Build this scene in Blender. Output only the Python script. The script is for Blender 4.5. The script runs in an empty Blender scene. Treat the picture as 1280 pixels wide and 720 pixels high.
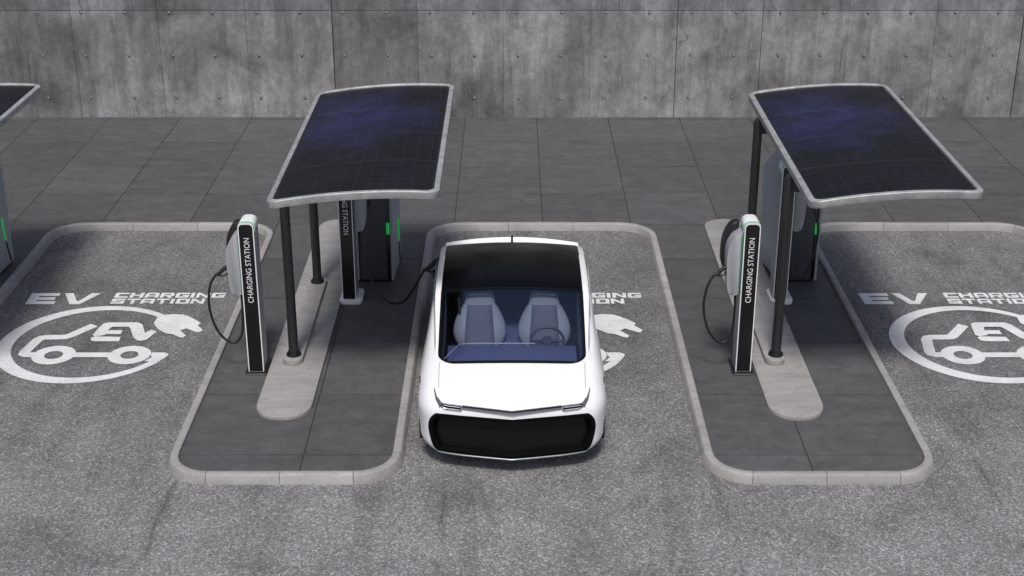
import bpy, bmesh, math, random
from mathutils import Vector, Matrix
random.seed(7)
R = math.radians
sc = bpy.context.scene
COL = sc.collection

# ------------------------------------------------------------------ camera, light, exposure
CAM_H = 7.6
cam_d = bpy.data.cameras.new('camera')
cam = bpy.data.objects.new('camera', cam_d); COL.objects.link(cam)
cam.location = (0, 0, CAM_H)
cam.rotation_euler = (R(90 - 23.032), 0, 0)
cam_d.sensor_width = 36; cam_d.lens = 36 * 1790 / 1280
cam_d.clip_end = 2000
sc.camera = cam

SUN_EL, SUN_AZ = 60, 4          # degrees; azimuth measured from -Y (behind the camera) towards -X
w = bpy.data.worlds.new('World'); sc.world = w; w.use_nodes = True
nt = w.node_tree
bg = nt.nodes['Background']
sky = nt.nodes.new('ShaderNodeTexSky'); sky.sky_type = 'NISHITA'; sky.sun_disc = False
sky.sun_elevation = R(SUN_EL); sky.sun_rotation = R(180 + SUN_AZ)
sky.dust_density = 3.0; sky.air_density = 0.8; sky.ozone_density = 1.0
nt.links.new(sky.outputs[0], bg.inputs[0]); bg.inputs[1].default_value = 0.098
sun_d = bpy.data.lights.new('sun', 'SUN'); sun_d.energy = 2.55; sun_d.angle = R(12); sun_d.color = (1, .965, .92)
sun = bpy.data.objects.new('sun', sun_d); COL.objects.link(sun)
sun.rotation_euler = (R(90 - SUN_EL), 0, R(SUN_AZ) * -1)
vs = sc.view_settings
vs.view_transform = 'Standard'; vs.look = 'None'; vs.gamma = 1; vs.use_curve_mapping = False
vs.exposure = 0.12
sc.render.engine = 'CYCLES'
sc.cycles.max_bounces = 8; sc.cycles.transparent_max_bounces = 12

# ------------------------------------------------------------------ materials
def mat(name, col=(.5, .5, .5), rough=.6, metal=0, coat=0, spec=.5):
    m = bpy.data.materials.new(name); m.use_nodes = True
    b = m.node_tree.nodes['Principled BSDF']
    b.inputs['Base Color'].default_value = (*col, 1)
    b.inputs['Roughness'].default_value = rough
    b.inputs['Metallic'].default_value = metal
    b.inputs['Coat Weight'].default_value = coat
    b.inputs['Specular IOR Level'].default_value = spec
    return m
class NB:
    """small node builder"""
    def __init__(s, m):
        s.t = m.node_tree; s.b = s.t.nodes['Principled BSDF']
    def n(s, typ, **kw):
        nd = s.t.nodes.new(typ)
        for k, v in kw.items(): setattr(nd, k, v)
        return nd
    def l(s, a, b): s.t.links.new(a, b)
    def coord(s, scale=(1, 1, 1), kind='Object'):
        tc = s.n('ShaderNodeTexCoord'); mp = s.n('ShaderNodeMapping')
        mp.inputs['Scale'].default_value = scale
        s.l(tc.outputs[kind], mp.inputs[0]); return mp.outputs[0]
    def geo(s, scale=(1, 1, 1), loc=(0, 0, 0)):
        g = s.n('ShaderNodeNewGeometry'); mp = s.n('ShaderNodeMapping')
        mp.inputs['Scale'].default_value = scale; mp.inputs['Location'].default_value = loc
        s.l(g.outputs['Position'], mp.inputs[0]); return mp.outputs[0]
    def noise(s, vec, scale, detail=4, rough=.6, dist=0):
        nd = s.n('ShaderNodeTexNoise'); s.l(vec, nd.inputs['Vector'])
        nd.inputs['Scale'].default_value = scale; nd.inputs['Detail'].default_value = detail
        nd.inputs['Roughness'].default_value = rough; nd.inputs['Distortion'].default_value = dist
        return nd.outputs['Fac']
    def ramp(s, fac, stops):
        nd = s.n('ShaderNodeValToRGB'); e = nd.color_ramp.elements
        while len(e) < len(stops): e.new(.5)
        for el, (p, c) in zip(e, stops):
            el.position = p; el.color = (*c, 1) if not isinstance(c, (int, float)) else (c, c, c, 1)
        s.l(fac, nd.inputs[0]); return nd.outputs[0]
    def math(s, op, a, b=None, clamp=False):
        nd = s.n('ShaderNodeMath', operation=op, use_clamp=clamp)
        for i, x in enumerate((a, b)):
            if x is None: continue
            if isinstance(x, (int, float)): nd.inputs[i].default_value = x
            else: s.l(x, nd.inputs[i])
        return nd.outputs[0]
    def mix(s, fac, a, b, mode='MIX'):
        nd = s.n('ShaderNodeMix', data_type='RGBA', blend_type=mode)
        for i, x in ((0, fac), (6, a), (7, b)):
            if isinstance(x, (int, float)): nd.inputs[i].default_value = x if i == 0 else (x, x, x, 1)
            elif isinstance(x, tuple): nd.inputs[i].default_value = (*x, 1)
            else: s.l(x, nd.inputs[i])
        return nd.outputs[2]
    def bump(s, h, strength=.3, dist=.01):
        nd = s.n('ShaderNodeBump'); nd.inputs['Strength'].default_value = strength
        nd.inputs['Distance'].default_value = dist; s.l(h, nd.inputs['Height'])
        s.l(nd.outputs[0], s.b.inputs['Normal'])
    def color(s, c): s.l(c, s.b.inputs['Base Color'])
    def tint(s, c):
        oi = s.n('ShaderNodeObjectInfo')
        return s.mix(1.0, c, oi.outputs['Color'], 'MULTIPLY')

def asphalt_mat():
    m = mat('asphalt', rough=.85); k = NB(m); p = k.geo()
    v = k.n('ShaderNodeTexVoronoi'); k.l(p, v.inputs['Vector']); v.inputs['Scale'].default_value = 62
    sp = k.n('ShaderNodeSeparateColor'); k.l(v.outputs['Color'], sp.inputs[0])
    grain = k.ramp(sp.outputs[0], [(0, .105), (.45, .168), (.8, .222), (1, .37)])
    fine = k.ramp(k.noise(p, 120, 3, .7), [(.3, .66), (.7, 1.34)])
    c = k.mix(1, grain, fine, 'MULTIPLY')
    big = k.ramp(k.noise(p, .8, 5, .65, .6), [(.3, .72), (.5, .98), (.72, 1.2)])
    c = k.mix(1, c, big, 'MULTIPLY')
    streak = k.ramp(k.noise(k.geo((1.6, .12, 1), (3.1, 0, 0)), 1.2, 4, .7, .5), [(.36, .80), (.5, 1.0), (1, 1.05)])
    c = k.mix(.8, c, streak, 'MULTIPLY')
    # old lane joint: a thin dark wavering line every 2.79 m
    g = k.n('ShaderNodeNewGeometry'); sx = k.n('ShaderNodeSeparateXYZ'); k.l(g.outputs['Position'], sx.inputs[0])
    wob = k.math('MULTIPLY', k.math('SUBTRACT', k.noise(k.geo((.3, 1, 1)), 2.2, 5, .7), .5), .22)
    xx = k.math('ADD', sx.outputs[0], wob)
    d = k.math('ABSOLUTE', k.math('SUBTRACT', k.math('FRACT', k.math('ADD', k.math('DIVIDE', xx, 2.79), .745)), .5))
    line = k.ramp(d, [(0, .55), (.005, .72), (.014, .92), (.05, 1.0)])
    br = k.ramp(k.noise(p, 1.1, 3), [(.42, 0), (.6, 1)])
    c = k.mix(br, c, k.mix(1, c, line, 'MULTIPLY'))
    # the bays are toned darker than the lane in front, with uneven oily patches
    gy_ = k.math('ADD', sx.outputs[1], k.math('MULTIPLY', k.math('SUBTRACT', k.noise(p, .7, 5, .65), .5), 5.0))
    bay_tone = k.ramp(k.math('DIVIDE', gy_, 30), [(.38, 1.14), (.55, .82), (.68, .90)])
    c = k.mix(1, c, bay_tone, 'MULTIPLY')
    oil = k.ramp(k.noise(k.geo((1, .6, 1), (7.3, 1.2, 0)), 1.1, 5, .7, .4), [(.52, 1.0), (.68, .68)])
    c = k.mix(.8, c, k.mix(1, c, oil, 'MULTIPLY'))
    c = k.mix(1, c, (1.0, .985, .985), 'MULTIPLY')
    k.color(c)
    k.bump(k.math('ADD', sp.outputs[0], k.noise(p, 90, 2)), .55, .006)
    return m
def paver_mat():
    m = mat('dark_paving_concrete', rough=.62); k = NB(m); p = k.geo()
    a = k.ramp(k.noise(k.geo((.8, 1.9, 1)), 2.6, 6, .65, .3), [(.3, .074), (.5, .088), (.7, .106)])
    f = k.ramp(k.noise(p, 55, 4, .7), [(.3, .82), (.7, 1.16)])
    s = k.ramp(k.noise(p, 5.5, 5, .6, .8), [(.35, .87), (.62, 1.09)])
    c = k.mix(1, k.mix(1, a, f, 'MULTIPLY'), s, 'MULTIPLY')
    spots = k.ramp(k.noise(p, 17, 2, .5), [(.68, 1.0), (.76, 1.45)])
    c = k.mix(.5, c, k.mix(1, c, spots, 'MULTIPLY'))
    c = k.mix(1, c, (.965, .955, .97), 'MULTIPLY')
    k.color(k.tint(c)); k.bump(k.noise(p, 70, 4, .7), .2, .004)
    return m
def light_conc(name, base=.33):
    m = mat(name, rough=.75); k = NB(m); p = k.geo()
    a = k.ramp(k.noise(k.geo((.8, 2.4, 2)), 2.6, 6, .65, .3), [(.3, base * .80), (.5, base * .98), (.7, base * 1.14)])
    f = k.ramp(k.noise(p, 60, 4, .75), [(.3, .84), (.7, 1.13)])
    c = k.mix(1, a, f, 'MULTIPLY')
    dirt = k.ramp(k.noise(p, 7, 5, .7, 1), [(.30, .68), (.44, 1.0)])
    c = k.mix(.6, c, k.mix(1, c, dirt, 'MULTIPLY'))
    c = k.mix(1, c, (1.0, .965, .945), 'MULTIPLY')
    k.color(k.tint(c)); k.bump(k.noise(p, 80, 4, .7), .25, .004)
    return m
def wall_mat():
    m = mat('board_formed_concrete', rough=.8); k = NB(m); p = k.geo()
    base = k.ramp(k.noise(p, .75, 7, .62, .5), [(.30, .105), (.44, .175), (.55, .235), (.72, .31)])
    st = k.ramp(k.noise(k.geo((2.6, 1, .32)), 1.3, 6, .7, .35), [(.3, .62), (.5, 1.0), (.70, 1.22)])
    c = k.mix(.85, base, k.mix(1, base, st, 'MULTIPLY'))
    drip = k.ramp(k.noise(k.geo((9, 1, .5)), 1.0, 5, .75), [(.34, .72), (.5, 1.0), (.7, 1.16)])
    c = k.mix(.55, c, k.mix(1, c, drip, 'MULTIPLY'))
    blot = k.ramp(k.noise(k.geo((1, 1, 1), (4, 2, 1)), 2.6, 6, .75, .3), [(.5, 1.0), (.62, 1.22), (.72, 1.5)])
    c = k.mix(.7, c, k.mix(1, c, blot, 'MULTIPLY'))
    mott = k.ramp(k.noise(k.geo((1, 1, .7), (2, 0, 5)), 7, 8, .78, .2), [(.34, .70), (.5, 1.0), (.66, 1.26)])
    c = k.mix(.8, c, k.mix(1, c, mott, 'MULTIPLY'))
    grain = k.ramp(k.noise(k.geo((1, 1, .5)), 45, 5, .75), [(.3, .82), (.7, 1.17)])
    c = k.mix(1, c, grain, 'MULTIPLY')
    pits = k.n('ShaderNodeTexVoronoi'); k.l(p, pits.inputs['Vector']); pits.inputs['Scale'].default_value = 6.5
    pit = k.ramp(pits.outputs['Distance'], [(.025, .35), (.04, 1.0)])
    gate = k.ramp(k.noise(p, 1.7, 2), [(.55, 0), (.6, 1)])
    c = k.mix(gate, c, k.mix(1, c, pit, 'MULTIPLY'))
    # thin hairline cracks that mostly run upwards
    cr = k.n('ShaderNodeTexVoronoi', feature='DISTANCE_TO_EDGE')
    wv = k.n('ShaderNodeVectorMath', operation='ADD')
    nn = k.n('ShaderNodeTexNoise'); k.l(p, nn.inputs['Vector']); nn.inputs['Scale'].default_value = 2.5; nn.inputs['Detail'].default_value = 5
    sc_ = k.n('ShaderNodeVectorMath', operation='SCALE'); k.l(nn.outputs['Color'], sc_.inputs[0]); sc_.inputs['Scale'].default_value = .16
    k.l(k.geo((.7, .7, .10)), wv.inputs[0]); k.l(sc_.outputs[0], wv.inputs[1]); k.l(wv.outputs[0], cr.inputs['Vector'])
    cr.inputs['Scale'].default_value = .8
    crl = k.ramp(cr.outputs['Distance'], [(.0, .5), (.006, 1.0)])
    g2 = k.ramp(k.noise(p, .9, 3), [(.46, 0), (.56, .8)])
    c = k.mix(g2, c, k.mix(1, c, crl, 'MULTIPLY'))
    c = k.mix(1, c, (1.0, .985, .99), 'MULTIPLY')
    k.color(k.tint(c)); k.bump(k.math('ADD', k.noise(k.geo((1, 1, .5)), 40, 5, .7), k.noise(p, 4, 4)), .35, .008)
    return m
def solar_mat():
    m = mat('solar_cells', rough=.3, coat=0, spec=.05); k = NB(m)
    tc = k.n('ShaderNodeTexCoord'); s = k.n('ShaderNodeSeparateXYZ'); k.l(tc.outputs['Object'], s.inputs[0])
    cell = .153
    fx = k.math('FRACT', k.math('DIVIDE', s.outputs[0], cell)); fy = k.math('FRACT', k.math('DIVIDE', s.outputs[1], cell))
    def edge(f, wd):
        return k.math('LESS_THAN', k.math('SUBTRACT', .5, k.math('ABSOLUTE', k.math('SUBTRACT', f, .5))), wd)
    line = k.math('MAXIMUM', edge(fx, .05), edge(fy, .07))
    bus = edge(k.math('FRACT', k.math('MULTIPLY', fx, 3)), .06)
    ix = k.math('FLOOR', k.math('DIVIDE', s.outputs[0], cell)); iy = k.math('FLOOR', k.math('DIVIDE', s.outputs[1], cell))
    cv = k.n('ShaderNodeCombineXYZ'); k.l(ix, cv.inputs[0]); k.l(iy, cv.inputs[1])
    wn = k.n('ShaderNodeTexWhiteNoise', noise_dimensions='2D'); k.l(cv.outputs[0], wn.inputs['Vector'])
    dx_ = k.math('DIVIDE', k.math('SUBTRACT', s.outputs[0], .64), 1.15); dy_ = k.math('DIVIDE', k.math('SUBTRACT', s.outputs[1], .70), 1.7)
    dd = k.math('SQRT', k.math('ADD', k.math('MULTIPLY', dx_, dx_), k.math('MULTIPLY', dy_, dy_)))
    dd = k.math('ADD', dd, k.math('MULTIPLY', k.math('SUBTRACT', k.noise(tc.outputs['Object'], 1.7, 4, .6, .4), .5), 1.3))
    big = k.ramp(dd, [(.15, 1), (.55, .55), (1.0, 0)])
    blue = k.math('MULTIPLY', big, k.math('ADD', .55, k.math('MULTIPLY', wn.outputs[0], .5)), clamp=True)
    c = k.mix(blue, (.0085, .0085, .0095), (.019, .021, .068))  # blue sheen of the panel painted into the cell colour
    c = k.mix(k.math('MULTIPLY', bus, .25), c, (.026, .027, .032))
    c = k.mix(k.math('MULTIPLY', line, .22), c, (.034, .034, .038))
    sm = k.ramp(k.noise(tc.outputs['Object'], 3, 6, .7), [(.4, 1.0), (.75, 1.5)])
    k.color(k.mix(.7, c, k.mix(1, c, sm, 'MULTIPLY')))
    rr = k.ramp(k.noise(tc.outputs['Object'], 2.2, 5, .7), [(.3, .22), (.7, .38)]); k.l(rr, k.b.inputs['Roughness'])
    return m
def galv_mat():
    m = mat('galvanised_frame', rough=.5, metal=.25); k = NB(m); p = k.geo((1, 1, 1))
    c = k.ramp(k.noise(p, 6, 5, .7), [(.3, .26), (.5, .36), (.7, .48)])
    f = k.ramp(k.noise(p, 60, 3, .6), [(.3, .85), (.7, 1.12)])
    k.color(k.mix(1, c, f, 'MULTIPLY')); return m
def worn_paint(name, col=.78):
    m = mat(name, rough=.7); k = NB(m); p = k.geo()
    c = k.ramp(k.noise(p, 60, 3, .7), [(.28, col * .72), (.5, col * .95), (.7, col)])
    b = k.ramp(k.noise(p, 2.4, 5, .7), [(.3, .80), (.6, 1.0)])
    c = k.mix(1, k.mix(1, c, b, 'MULTIPLY'), (.985, .99, 1.0), 'MULTIPLY')
    wear = k.math('ADD', k.math('MULTIPLY', k.noise(p, 1.6, 5, .7), .62), k.math('MULTIPLY', k.noise(p, 48, 2, .6), .42))
    k.color(k.mix(k.ramp(wear, [(.61, 0), (.69, .6)]), c, (.17, .17, .172)))
    k.bump(k.noise(p, 60, 3, .7), .4, .004); return m
def glass_mat(name, tint, ior=1.5, refl=1.0):
    m = bpy.data.materials.new(name); m.use_nodes = True; t = m.node_tree; t.nodes.clear()
    o = t.nodes.new('ShaderNodeOutputMaterial'); mx = t.nodes.new('ShaderNodeMixShader')
    tr = t.nodes.new('ShaderNodeBsdfTransparent'); gl = t.nodes.new('ShaderNodeBsdfGlossy'); fr = t.nodes.new('ShaderNodeFresnel')
    tr.inputs[0].default_value = (*tint, 1); gl.inputs['Roughness'].default_value = .02
    gl.inputs[0].default_value = (refl * .8, refl * .88, refl, 1)
    fr.inputs[0].default_value = ior
    t.links.new(fr.outputs[0], mx.inputs[0]); t.links.new(tr.outputs[0], mx.inputs[1]); t.links.new(gl.outputs[0], mx.inputs[2])
    t.links.new(mx.outputs[0], o.inputs[0]); return m
def emit_mat(name, col, strength):
    m = mat(name, col, .4); b = m.node_tree.nodes['Principled BSDF']
    b.inputs['Emission Color'].default_value = (*col, 1); b.inputs['Emission Strength'].default_value = strength; return m
def speck(name, col, rough, amt=.1, scale=25, metal=0, coat=0):
    m = mat(name, col, rough, metal, coat); k = NB(m); p = k.geo()
    f = k.ramp(k.noise(p, scale, 4, .65), [(.3, 1 - amt), (.7, 1 + amt)])
    k.color(k.mix(1, col, f, 'MULTIPLY'))
    r = k.ramp(k.noise(p, scale * .4, 4, .65), [(.3, max(.02, rough - .06)), (.7, min(1, rough + .08))]); k.l(r, k.b.inputs['Roughness'])
    return m
M = dict(
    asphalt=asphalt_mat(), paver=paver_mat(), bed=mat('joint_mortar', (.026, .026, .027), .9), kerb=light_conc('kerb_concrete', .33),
    pad=light_conc('island_concrete', .305), wall=wall_mat(), joint=mat('wall_joint', (.05, .05, .05), .9),
    tie=mat('tie_plug', (.10, .10, .10), .8), plug=mat('tie_cap', (.34, .34, .34), .7),
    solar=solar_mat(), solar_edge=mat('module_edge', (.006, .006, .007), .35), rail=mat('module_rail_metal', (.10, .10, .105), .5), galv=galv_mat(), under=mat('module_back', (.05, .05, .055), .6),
    pole=speck('charcoal_steel', (.022, .022, .024), .38, .15), collar=mat('black_collar', (.010, .010, .011), .4),
    paint=worn_paint('road_paint'), shell=speck('pale_grey_shell', (.33, .34, .355), .4, .05), white=speck('white_cap', (.78, .80, .79), .35, .04),
    post=speck('post_grey', (.30, .30, .31), .42, .06), black=mat('black_gloss', (.006, .006, .007), .22), ink=mat('white_lettering', (.78, .78, .78), .5),
    rubber=mat('black_rubber', (.011, .011, .012), .5), dkshell=speck('cabinet_front', (.07, .07, .074), .42, .1),
    green=emit_mat('green_light', (.02, .50, .09), .30), halo=emit_mat('pale_green_line', (.34, .66, .46), .10), dimgreen=mat('dim_green_strip', (.05, .20, .11), .4),
    car=mat('white_car_paint', (.87, .87, .875), .3, 0, .8), carblk=mat('gloss_black_roof', (.004, .004, .0045), .12, 0, 0, .05),
    grille=mat('black_grille', (.004, .004, .0048), .35, 0, 0, .3), chrome=mat('satin_chrome', (.36, .37, .39), .36, .85),
    glass=glass_mat('tinted_windscreen', (.64, .69, .81), 2.15, 1.0), frit=mat('glass_border', (.006, .006, .008), .16, 0, 0, .25), matt=mat('matt_black_trim', (.002, .002, .002), .6, 0, 0, .1),
    seat=mat('grey_leather', (.40, .41, .43), .55), seatc=mat('dark_seat_cloth', (.20, .19, .22), .75), dash=mat('blue_grey_dashboard', (.13, .15, .26), .5),
    cabin=mat('dark_cabin_lining', (.055, .057, .075), .8), wheel=mat('steering_grip', (.06, .065, .10), .35), piping=mat('pale_dash_trim', (.5, .52, .6), .4),
    tyre=mat('tyre_rubber', (.012, .012, .012), .8), rim=mat('alloy_rim', (.45, .45, .47), .3, .9), lamp=mat('lamp_lens', (.62, .64, .68), .15, .3),
    lampgap=mat('seam_grey', (.12, .12, .125), .7), red=mat('red_lens', (.30, .01, .01), .15), steel=mat('brushed_steel', (.40, .40, .41), .35, .8), maroon=mat('seat_belt', (.05, .035, .03), .7),
)

# ------------------------------------------------------------------ helpers
def newobj(name, verts, faces, material, parent=None, smooth=None, midx=None):
    me = bpy.data.meshes.new(name)
    me.from_pydata([tuple(v) for v in verts], [], faces)
    mats = material if isinstance(material, (list, tuple)) else [material]
    for m in mats: me.materials.append(m)
    if midx:
        for p, i in zip(me.polygons, midx): p.material_index = i
    return link(name, me, parent, smooth)
def link(name, me, parent=None, smooth=None):
    me.validate(); me.update()
    if smooth is not None:
        for p in me.polygons: p.use_smooth = True
        me.set_sharp_from_angle(angle=R(smooth))
    o = bpy.data.objects.new(name, me); COL.objects.link(o)
    if parent: o.parent = parent
    return o
def frombm(name, bm, material, parent=None, smooth=35, recalc=True):
    if recalc: bmesh.ops.recalc_face_normals(bm, faces=bm.faces)
    me = bpy.data.meshes.new(name); bm.to_mesh(me); bm.free()
    mats = material if isinstance(material, (list, tuple)) else [material]
    for m in mats: me.materials.append(m)
    return link(name, me, parent, smooth)
def thing(name, label, cat, loc=(0, 0, 0), group=None):
    o = bpy.data.objects.new(name, None); COL.objects.link(o); o.location = loc
    o.empty_display_size = .2; tag(o, label, cat, group); return o
def tag(o, label, cat, group=None):
    o['label'] = label; o['category'] = cat
    if group: o['group'] = group
    return o
def box_bm(bm, c, s, bev=0, seg=2):
    r = bmesh.ops.create_cube(bm, size=1)
    for v in r['verts']: v.co = Vector((c[0] + v.co.x * s[0], c[1] + v.co.y * s[1], c[2] + v.co.z * s[2]))
    if bev:
        es = list({e for v in r['verts'] for e in v.link_edges})
        bmesh.ops.bevel(bm, geom=es, offset=bev, segments=seg, affect='EDGES', profile=.5)
def box(name, c, s, m, parent=None, bev=.005, seg=2):
    bm = bmesh.new(); box_bm(bm, c, s, bev, seg); return frombm(name, bm, m, parent)
def cyl_bm(bm, p0, p1, r0, r1=None, n=20):
    r1 = r0 if r1 is None else r1
    a, b = Vector(p0), Vector(p1); d = (b - a)
    q = d.to_track_quat('Z', 'Y').to_matrix()
    ring = []
    for p, r in ((a, r0), (b, r1)):
        ring.append([bm.verts.new(p + q @ Vector((r * math.cos(t * 2 * math.pi / n), r * math.sin(t * 2 * math.pi / n), 0))) for t in range(n)])
    for i in range(n): bm.faces.new((ring[0][i], ring[0][(i + 1) % n], ring[1][(i + 1) % n], ring[1][i]))
    bm.faces.new(ring[0][::-1]); bm.faces.new(ring[1])
def cyl(name, p0, p1, r, m, parent=None, r1=None, n=20):
    bm = bmesh.new(); cyl_bm(bm, p0, p1, r, r1, n); return frombm(name, bm, m, parent, 40)
def catmull(pts, n=8, closed=False):
    P = [Vector(p) for p in pts]; out = []
    N = len(P)
    for i in range(N if closed else N - 1):
        if closed: p0, p1, p2, p3 = P[i - 1], P[i], P[(i + 1) % N], P[(i + 2) % N]
        else: p0, p1, p2, p3 = P[max(i - 1, 0)], P[i], P[i + 1], P[min(i + 2, N - 1)]
        for k in range(n):
            t = k / n
            out.append(.5 * ((2 * p1) + (p2 - p0) * t + (2 * p0 - 5 * p1 + 4 * p2 - p3) * t * t + (3 * p1 - p0 - 3 * p2 + p3) * t ** 3))
    if not closed: out.append(P[-1])
    return out
def tube_bm(bm, pts, r, n=8, closed=False):
    rings = []; up = Vector((.13, .2, 1)).normalized()
    N = len(pts)
    for i, p in enumerate(pts):
        a = pts[i - 1] if (i > 0 or closed) else p
        b = pts[(i + 1) % N] if (i < N - 1 or closed) else p
        t = (b - a).normalized()
        s = t.cross(up)
        if s.length < .05: s = t.cross(Vector((1, 0, 0)))
        s.normalize(); u = s.cross(t)
        rr = r[i] if isinstance(r, list) else r
        rings.append([bm.verts.new(p + rr * (math.cos(k * 2 * math.pi / n) * s + math.sin(k * 2 * math.pi / n) * u)) for k in range(n)])
    for i in range(N if closed else N - 1):
        A, B = rings[i], rings[(i + 1) % N]
        for k in range(n): bm.faces.new((A[k], A[(k + 1) % n], B[(k + 1) % n], B[k]))
    if not closed: bm.faces.new(rings[0][::-1]); bm.faces.new(rings[-1])
def tube(name, pts, r, m, parent=None, n=8, closed=False):
    bm = bmesh.new(); tube_bm(bm, [Vector(p) for p in pts], r, n, closed); return frombm(name, bm, m, parent, 50)
def prism_bm(bm, poly, fn0, fn1, bev=0):
    """poly: list of 2D points; fn0 / fn1 map a 2D point to the two end faces"""
    a = [bm.verts.new(fn0(*p)) for p in poly]; b = [bm.verts.new(fn1(*p)) for p in poly]
    n = len(poly)
    f0 = bm.faces.new(a[::-1]); f1 = bm.faces.new(b)
    for i in range(n): bm.faces.new((a[i], a[(i + 1) % n], b[(i + 1) % n], b[i]))
    if bev:
        es = [e for f in (f0, f1) for e in f.edges]
        bmesh.ops.bevel(bm, geom=es, offset=bev, segments=2, affect='EDGES', profile=.5)
def rrect(x0, y0, x1, y1, r, n=6):
    rs = r if isinstance(r, (list, tuple)) else [r] * 4    # corners: (x1,y0) (x1,y1) (x0,y1) (x0,y0)
    out = []
    for (cx, cy, a0), rr in zip(((x1, y0, -90), (x1, y1, 0), (x0, y1, 90), (x0, y0, 180)), rs):
        ccx = cx - rr if cx == x1 else cx + rr; ccy = cy - rr if cy == y1 else cy + rr
        if rr <= 0: out.append((cx, cy)); continue
        for k in range(n + 1):
            a = R(a0 + 90 * k / n); out.append((ccx + rr * math.cos(a), ccy + rr * math.sin(a)))
    return out
def clip_rect(poly, x0, y0, x1, y1):
    for ax, lim, sg in ((0, x0, 1), (0, x1, -1), (1, y0, 1), (1, y1, -1)):
        out = []
        for i in range(len(poly)):
            a, b = poly[i - 1], poly[i]
            ia, ib = (a[ax] - lim) * sg >= 0, (b[ax] - lim) * sg >= 0
            if ia != ib:
                t = (lim - a[ax]) / (b[ax] - a[ax]); out.append((a[0] + (b[0] - a[0]) * t, a[1] + (b[1] - a[1]) * t))
            if ib: out.append(b)
        poly = out
        if not poly: return []
    q = []
    for p in poly:
        if not q or (abs(p[0] - q[-1][0]) + abs(p[1] - q[-1][1])) > 1e-4: q.append(p)
    if len(q) > 1 and abs(q[0][0] - q[-1][0]) + abs(q[0][1] - q[-1][1]) < 1e-4: q.pop()
    return q if len(q) > 2 else []
def area(poly): return abs(sum(poly[i - 1][0] * poly[i][1] - poly[i][0] * poly[i - 1][1] for i in range(len(poly)))) / 2
def copy_tree(o, parent=None):
    c = o.copy(); COL.objects.link(c)
    if parent: c.parent = parent
    for ch in list(o.children):
        copy_tree(ch, c)
    return c
def text_mesh(s, size, spacing=1.0):
    """outline of a line of sans lettering as verts/faces, base at 0, centred in x"""
    cu = bpy.data.curves.new('lettering', 'FONT'); cu.body = s; cu.size = size; cu.space_character = spacing
    cu.align_x = 'CENTER'; cu.resolution_u = 3
    ob = bpy.data.objects.new('lettering', cu); COL.objects.link(ob)
    dg = bpy.context.evaluated_depsgraph_get(); dg.update()
    me = bpy.data.meshes.new_from_object(ob.evaluated_get(dg))
    V = [v.co.copy() for v in me.vertices]; F = [tuple(p.vertices) for p in me.polygons]
    bpy.data.objects.remove(ob); bpy.data.curves.remove(cu); bpy.data.meshes.remove(me)
    return V, F

# ------------------------------------------------------------------ ground
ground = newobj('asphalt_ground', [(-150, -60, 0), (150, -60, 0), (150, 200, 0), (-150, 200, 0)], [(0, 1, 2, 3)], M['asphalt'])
ground['kind'] = 'structure'

# islands: outer kerb outlines (x0, x1), measured at the asphalt
PER = 5.585
ISL = [(-9.15, -6.74), (-3.63, -1.14), (2.0, 4.455), (7.62, 10.05)]
YF, YB = 12.72, 20.06            # front of islands, back of bays
RF, RB = .50, .42                # corner radii
XE0, XE1 = -14.6, 14.6
def arc(cx, cy, r, a0, a1, n=7): return [(cx + r * math.cos(R(a0 + (a1 - a0) * k / n)), cy + r * math.sin(R(a0 + (a1 - a0) * k / n))) for k in range(n + 1)]
outline = [(XE0, YB)]           # outer kerb edge, left to right (plaza on the left-hand side of travel)
for x0, x1 in ISL:
    outline += arc(x0 - RB, YB - RB, RB, 90, 0)
    outline += arc(x0 + RF, YF + RF, RF, 180, 270)
    outline += arc(x1 - RF, YF + RF, RF, 270, 360)
    outline += arc(x1 + RB, YB - RB, RB, 180, 90)
outline += [(XE1, YB)]
def resample(pts, step):
    out = [Vector((*pts[0], 0))]
    for a, b in zip(pts, pts[1:]):
        a, b = Vector((*a, 0)), Vector((*b, 0)); L = (b - a).length
        if L < 1e-6: continue
        n = max(1, round(L / step))
        for k in range(1, n + 1): out.append(a.lerp(b, k / n))
    return out
path = resample(outline, .12)
def nrm(i):                     # left normal (towards the plaza)
    a = path[max(i - 1, 0)]; b = path[min(i + 1, len(path) - 1)]; t = (b - a).normalized()
    return Vector((-t.y, t.x, 0))
PN = [nrm(i) for i in range(len(path))]
kerb_w = .118
inner = [(path[i] + PN[i] * (kerb_w - .03)) for i in range(len(path))]
# plaza bed (mortar below the slabs)
PAVE_Z = .055
bm = bmesh.new()
bm.faces.new([bm.verts.new((x, y, .0495)) for x, y in ((XE0, YB + .05), (XE1, YB + .05), (XE1, 26.3), (XE0, 26.3))])
for x0, x1 in ISL:
    bm.faces.new([bm.verts.new((x, y, .0495)) for x, y in rrect(x0 + .05, YF + .05, x1 - .05, YB + .048, [RF, 0, 0, RF], 7)])
pav = frombm('pavement', bm, M['bed'], None, None); pav['kind'] = 'structure'
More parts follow.
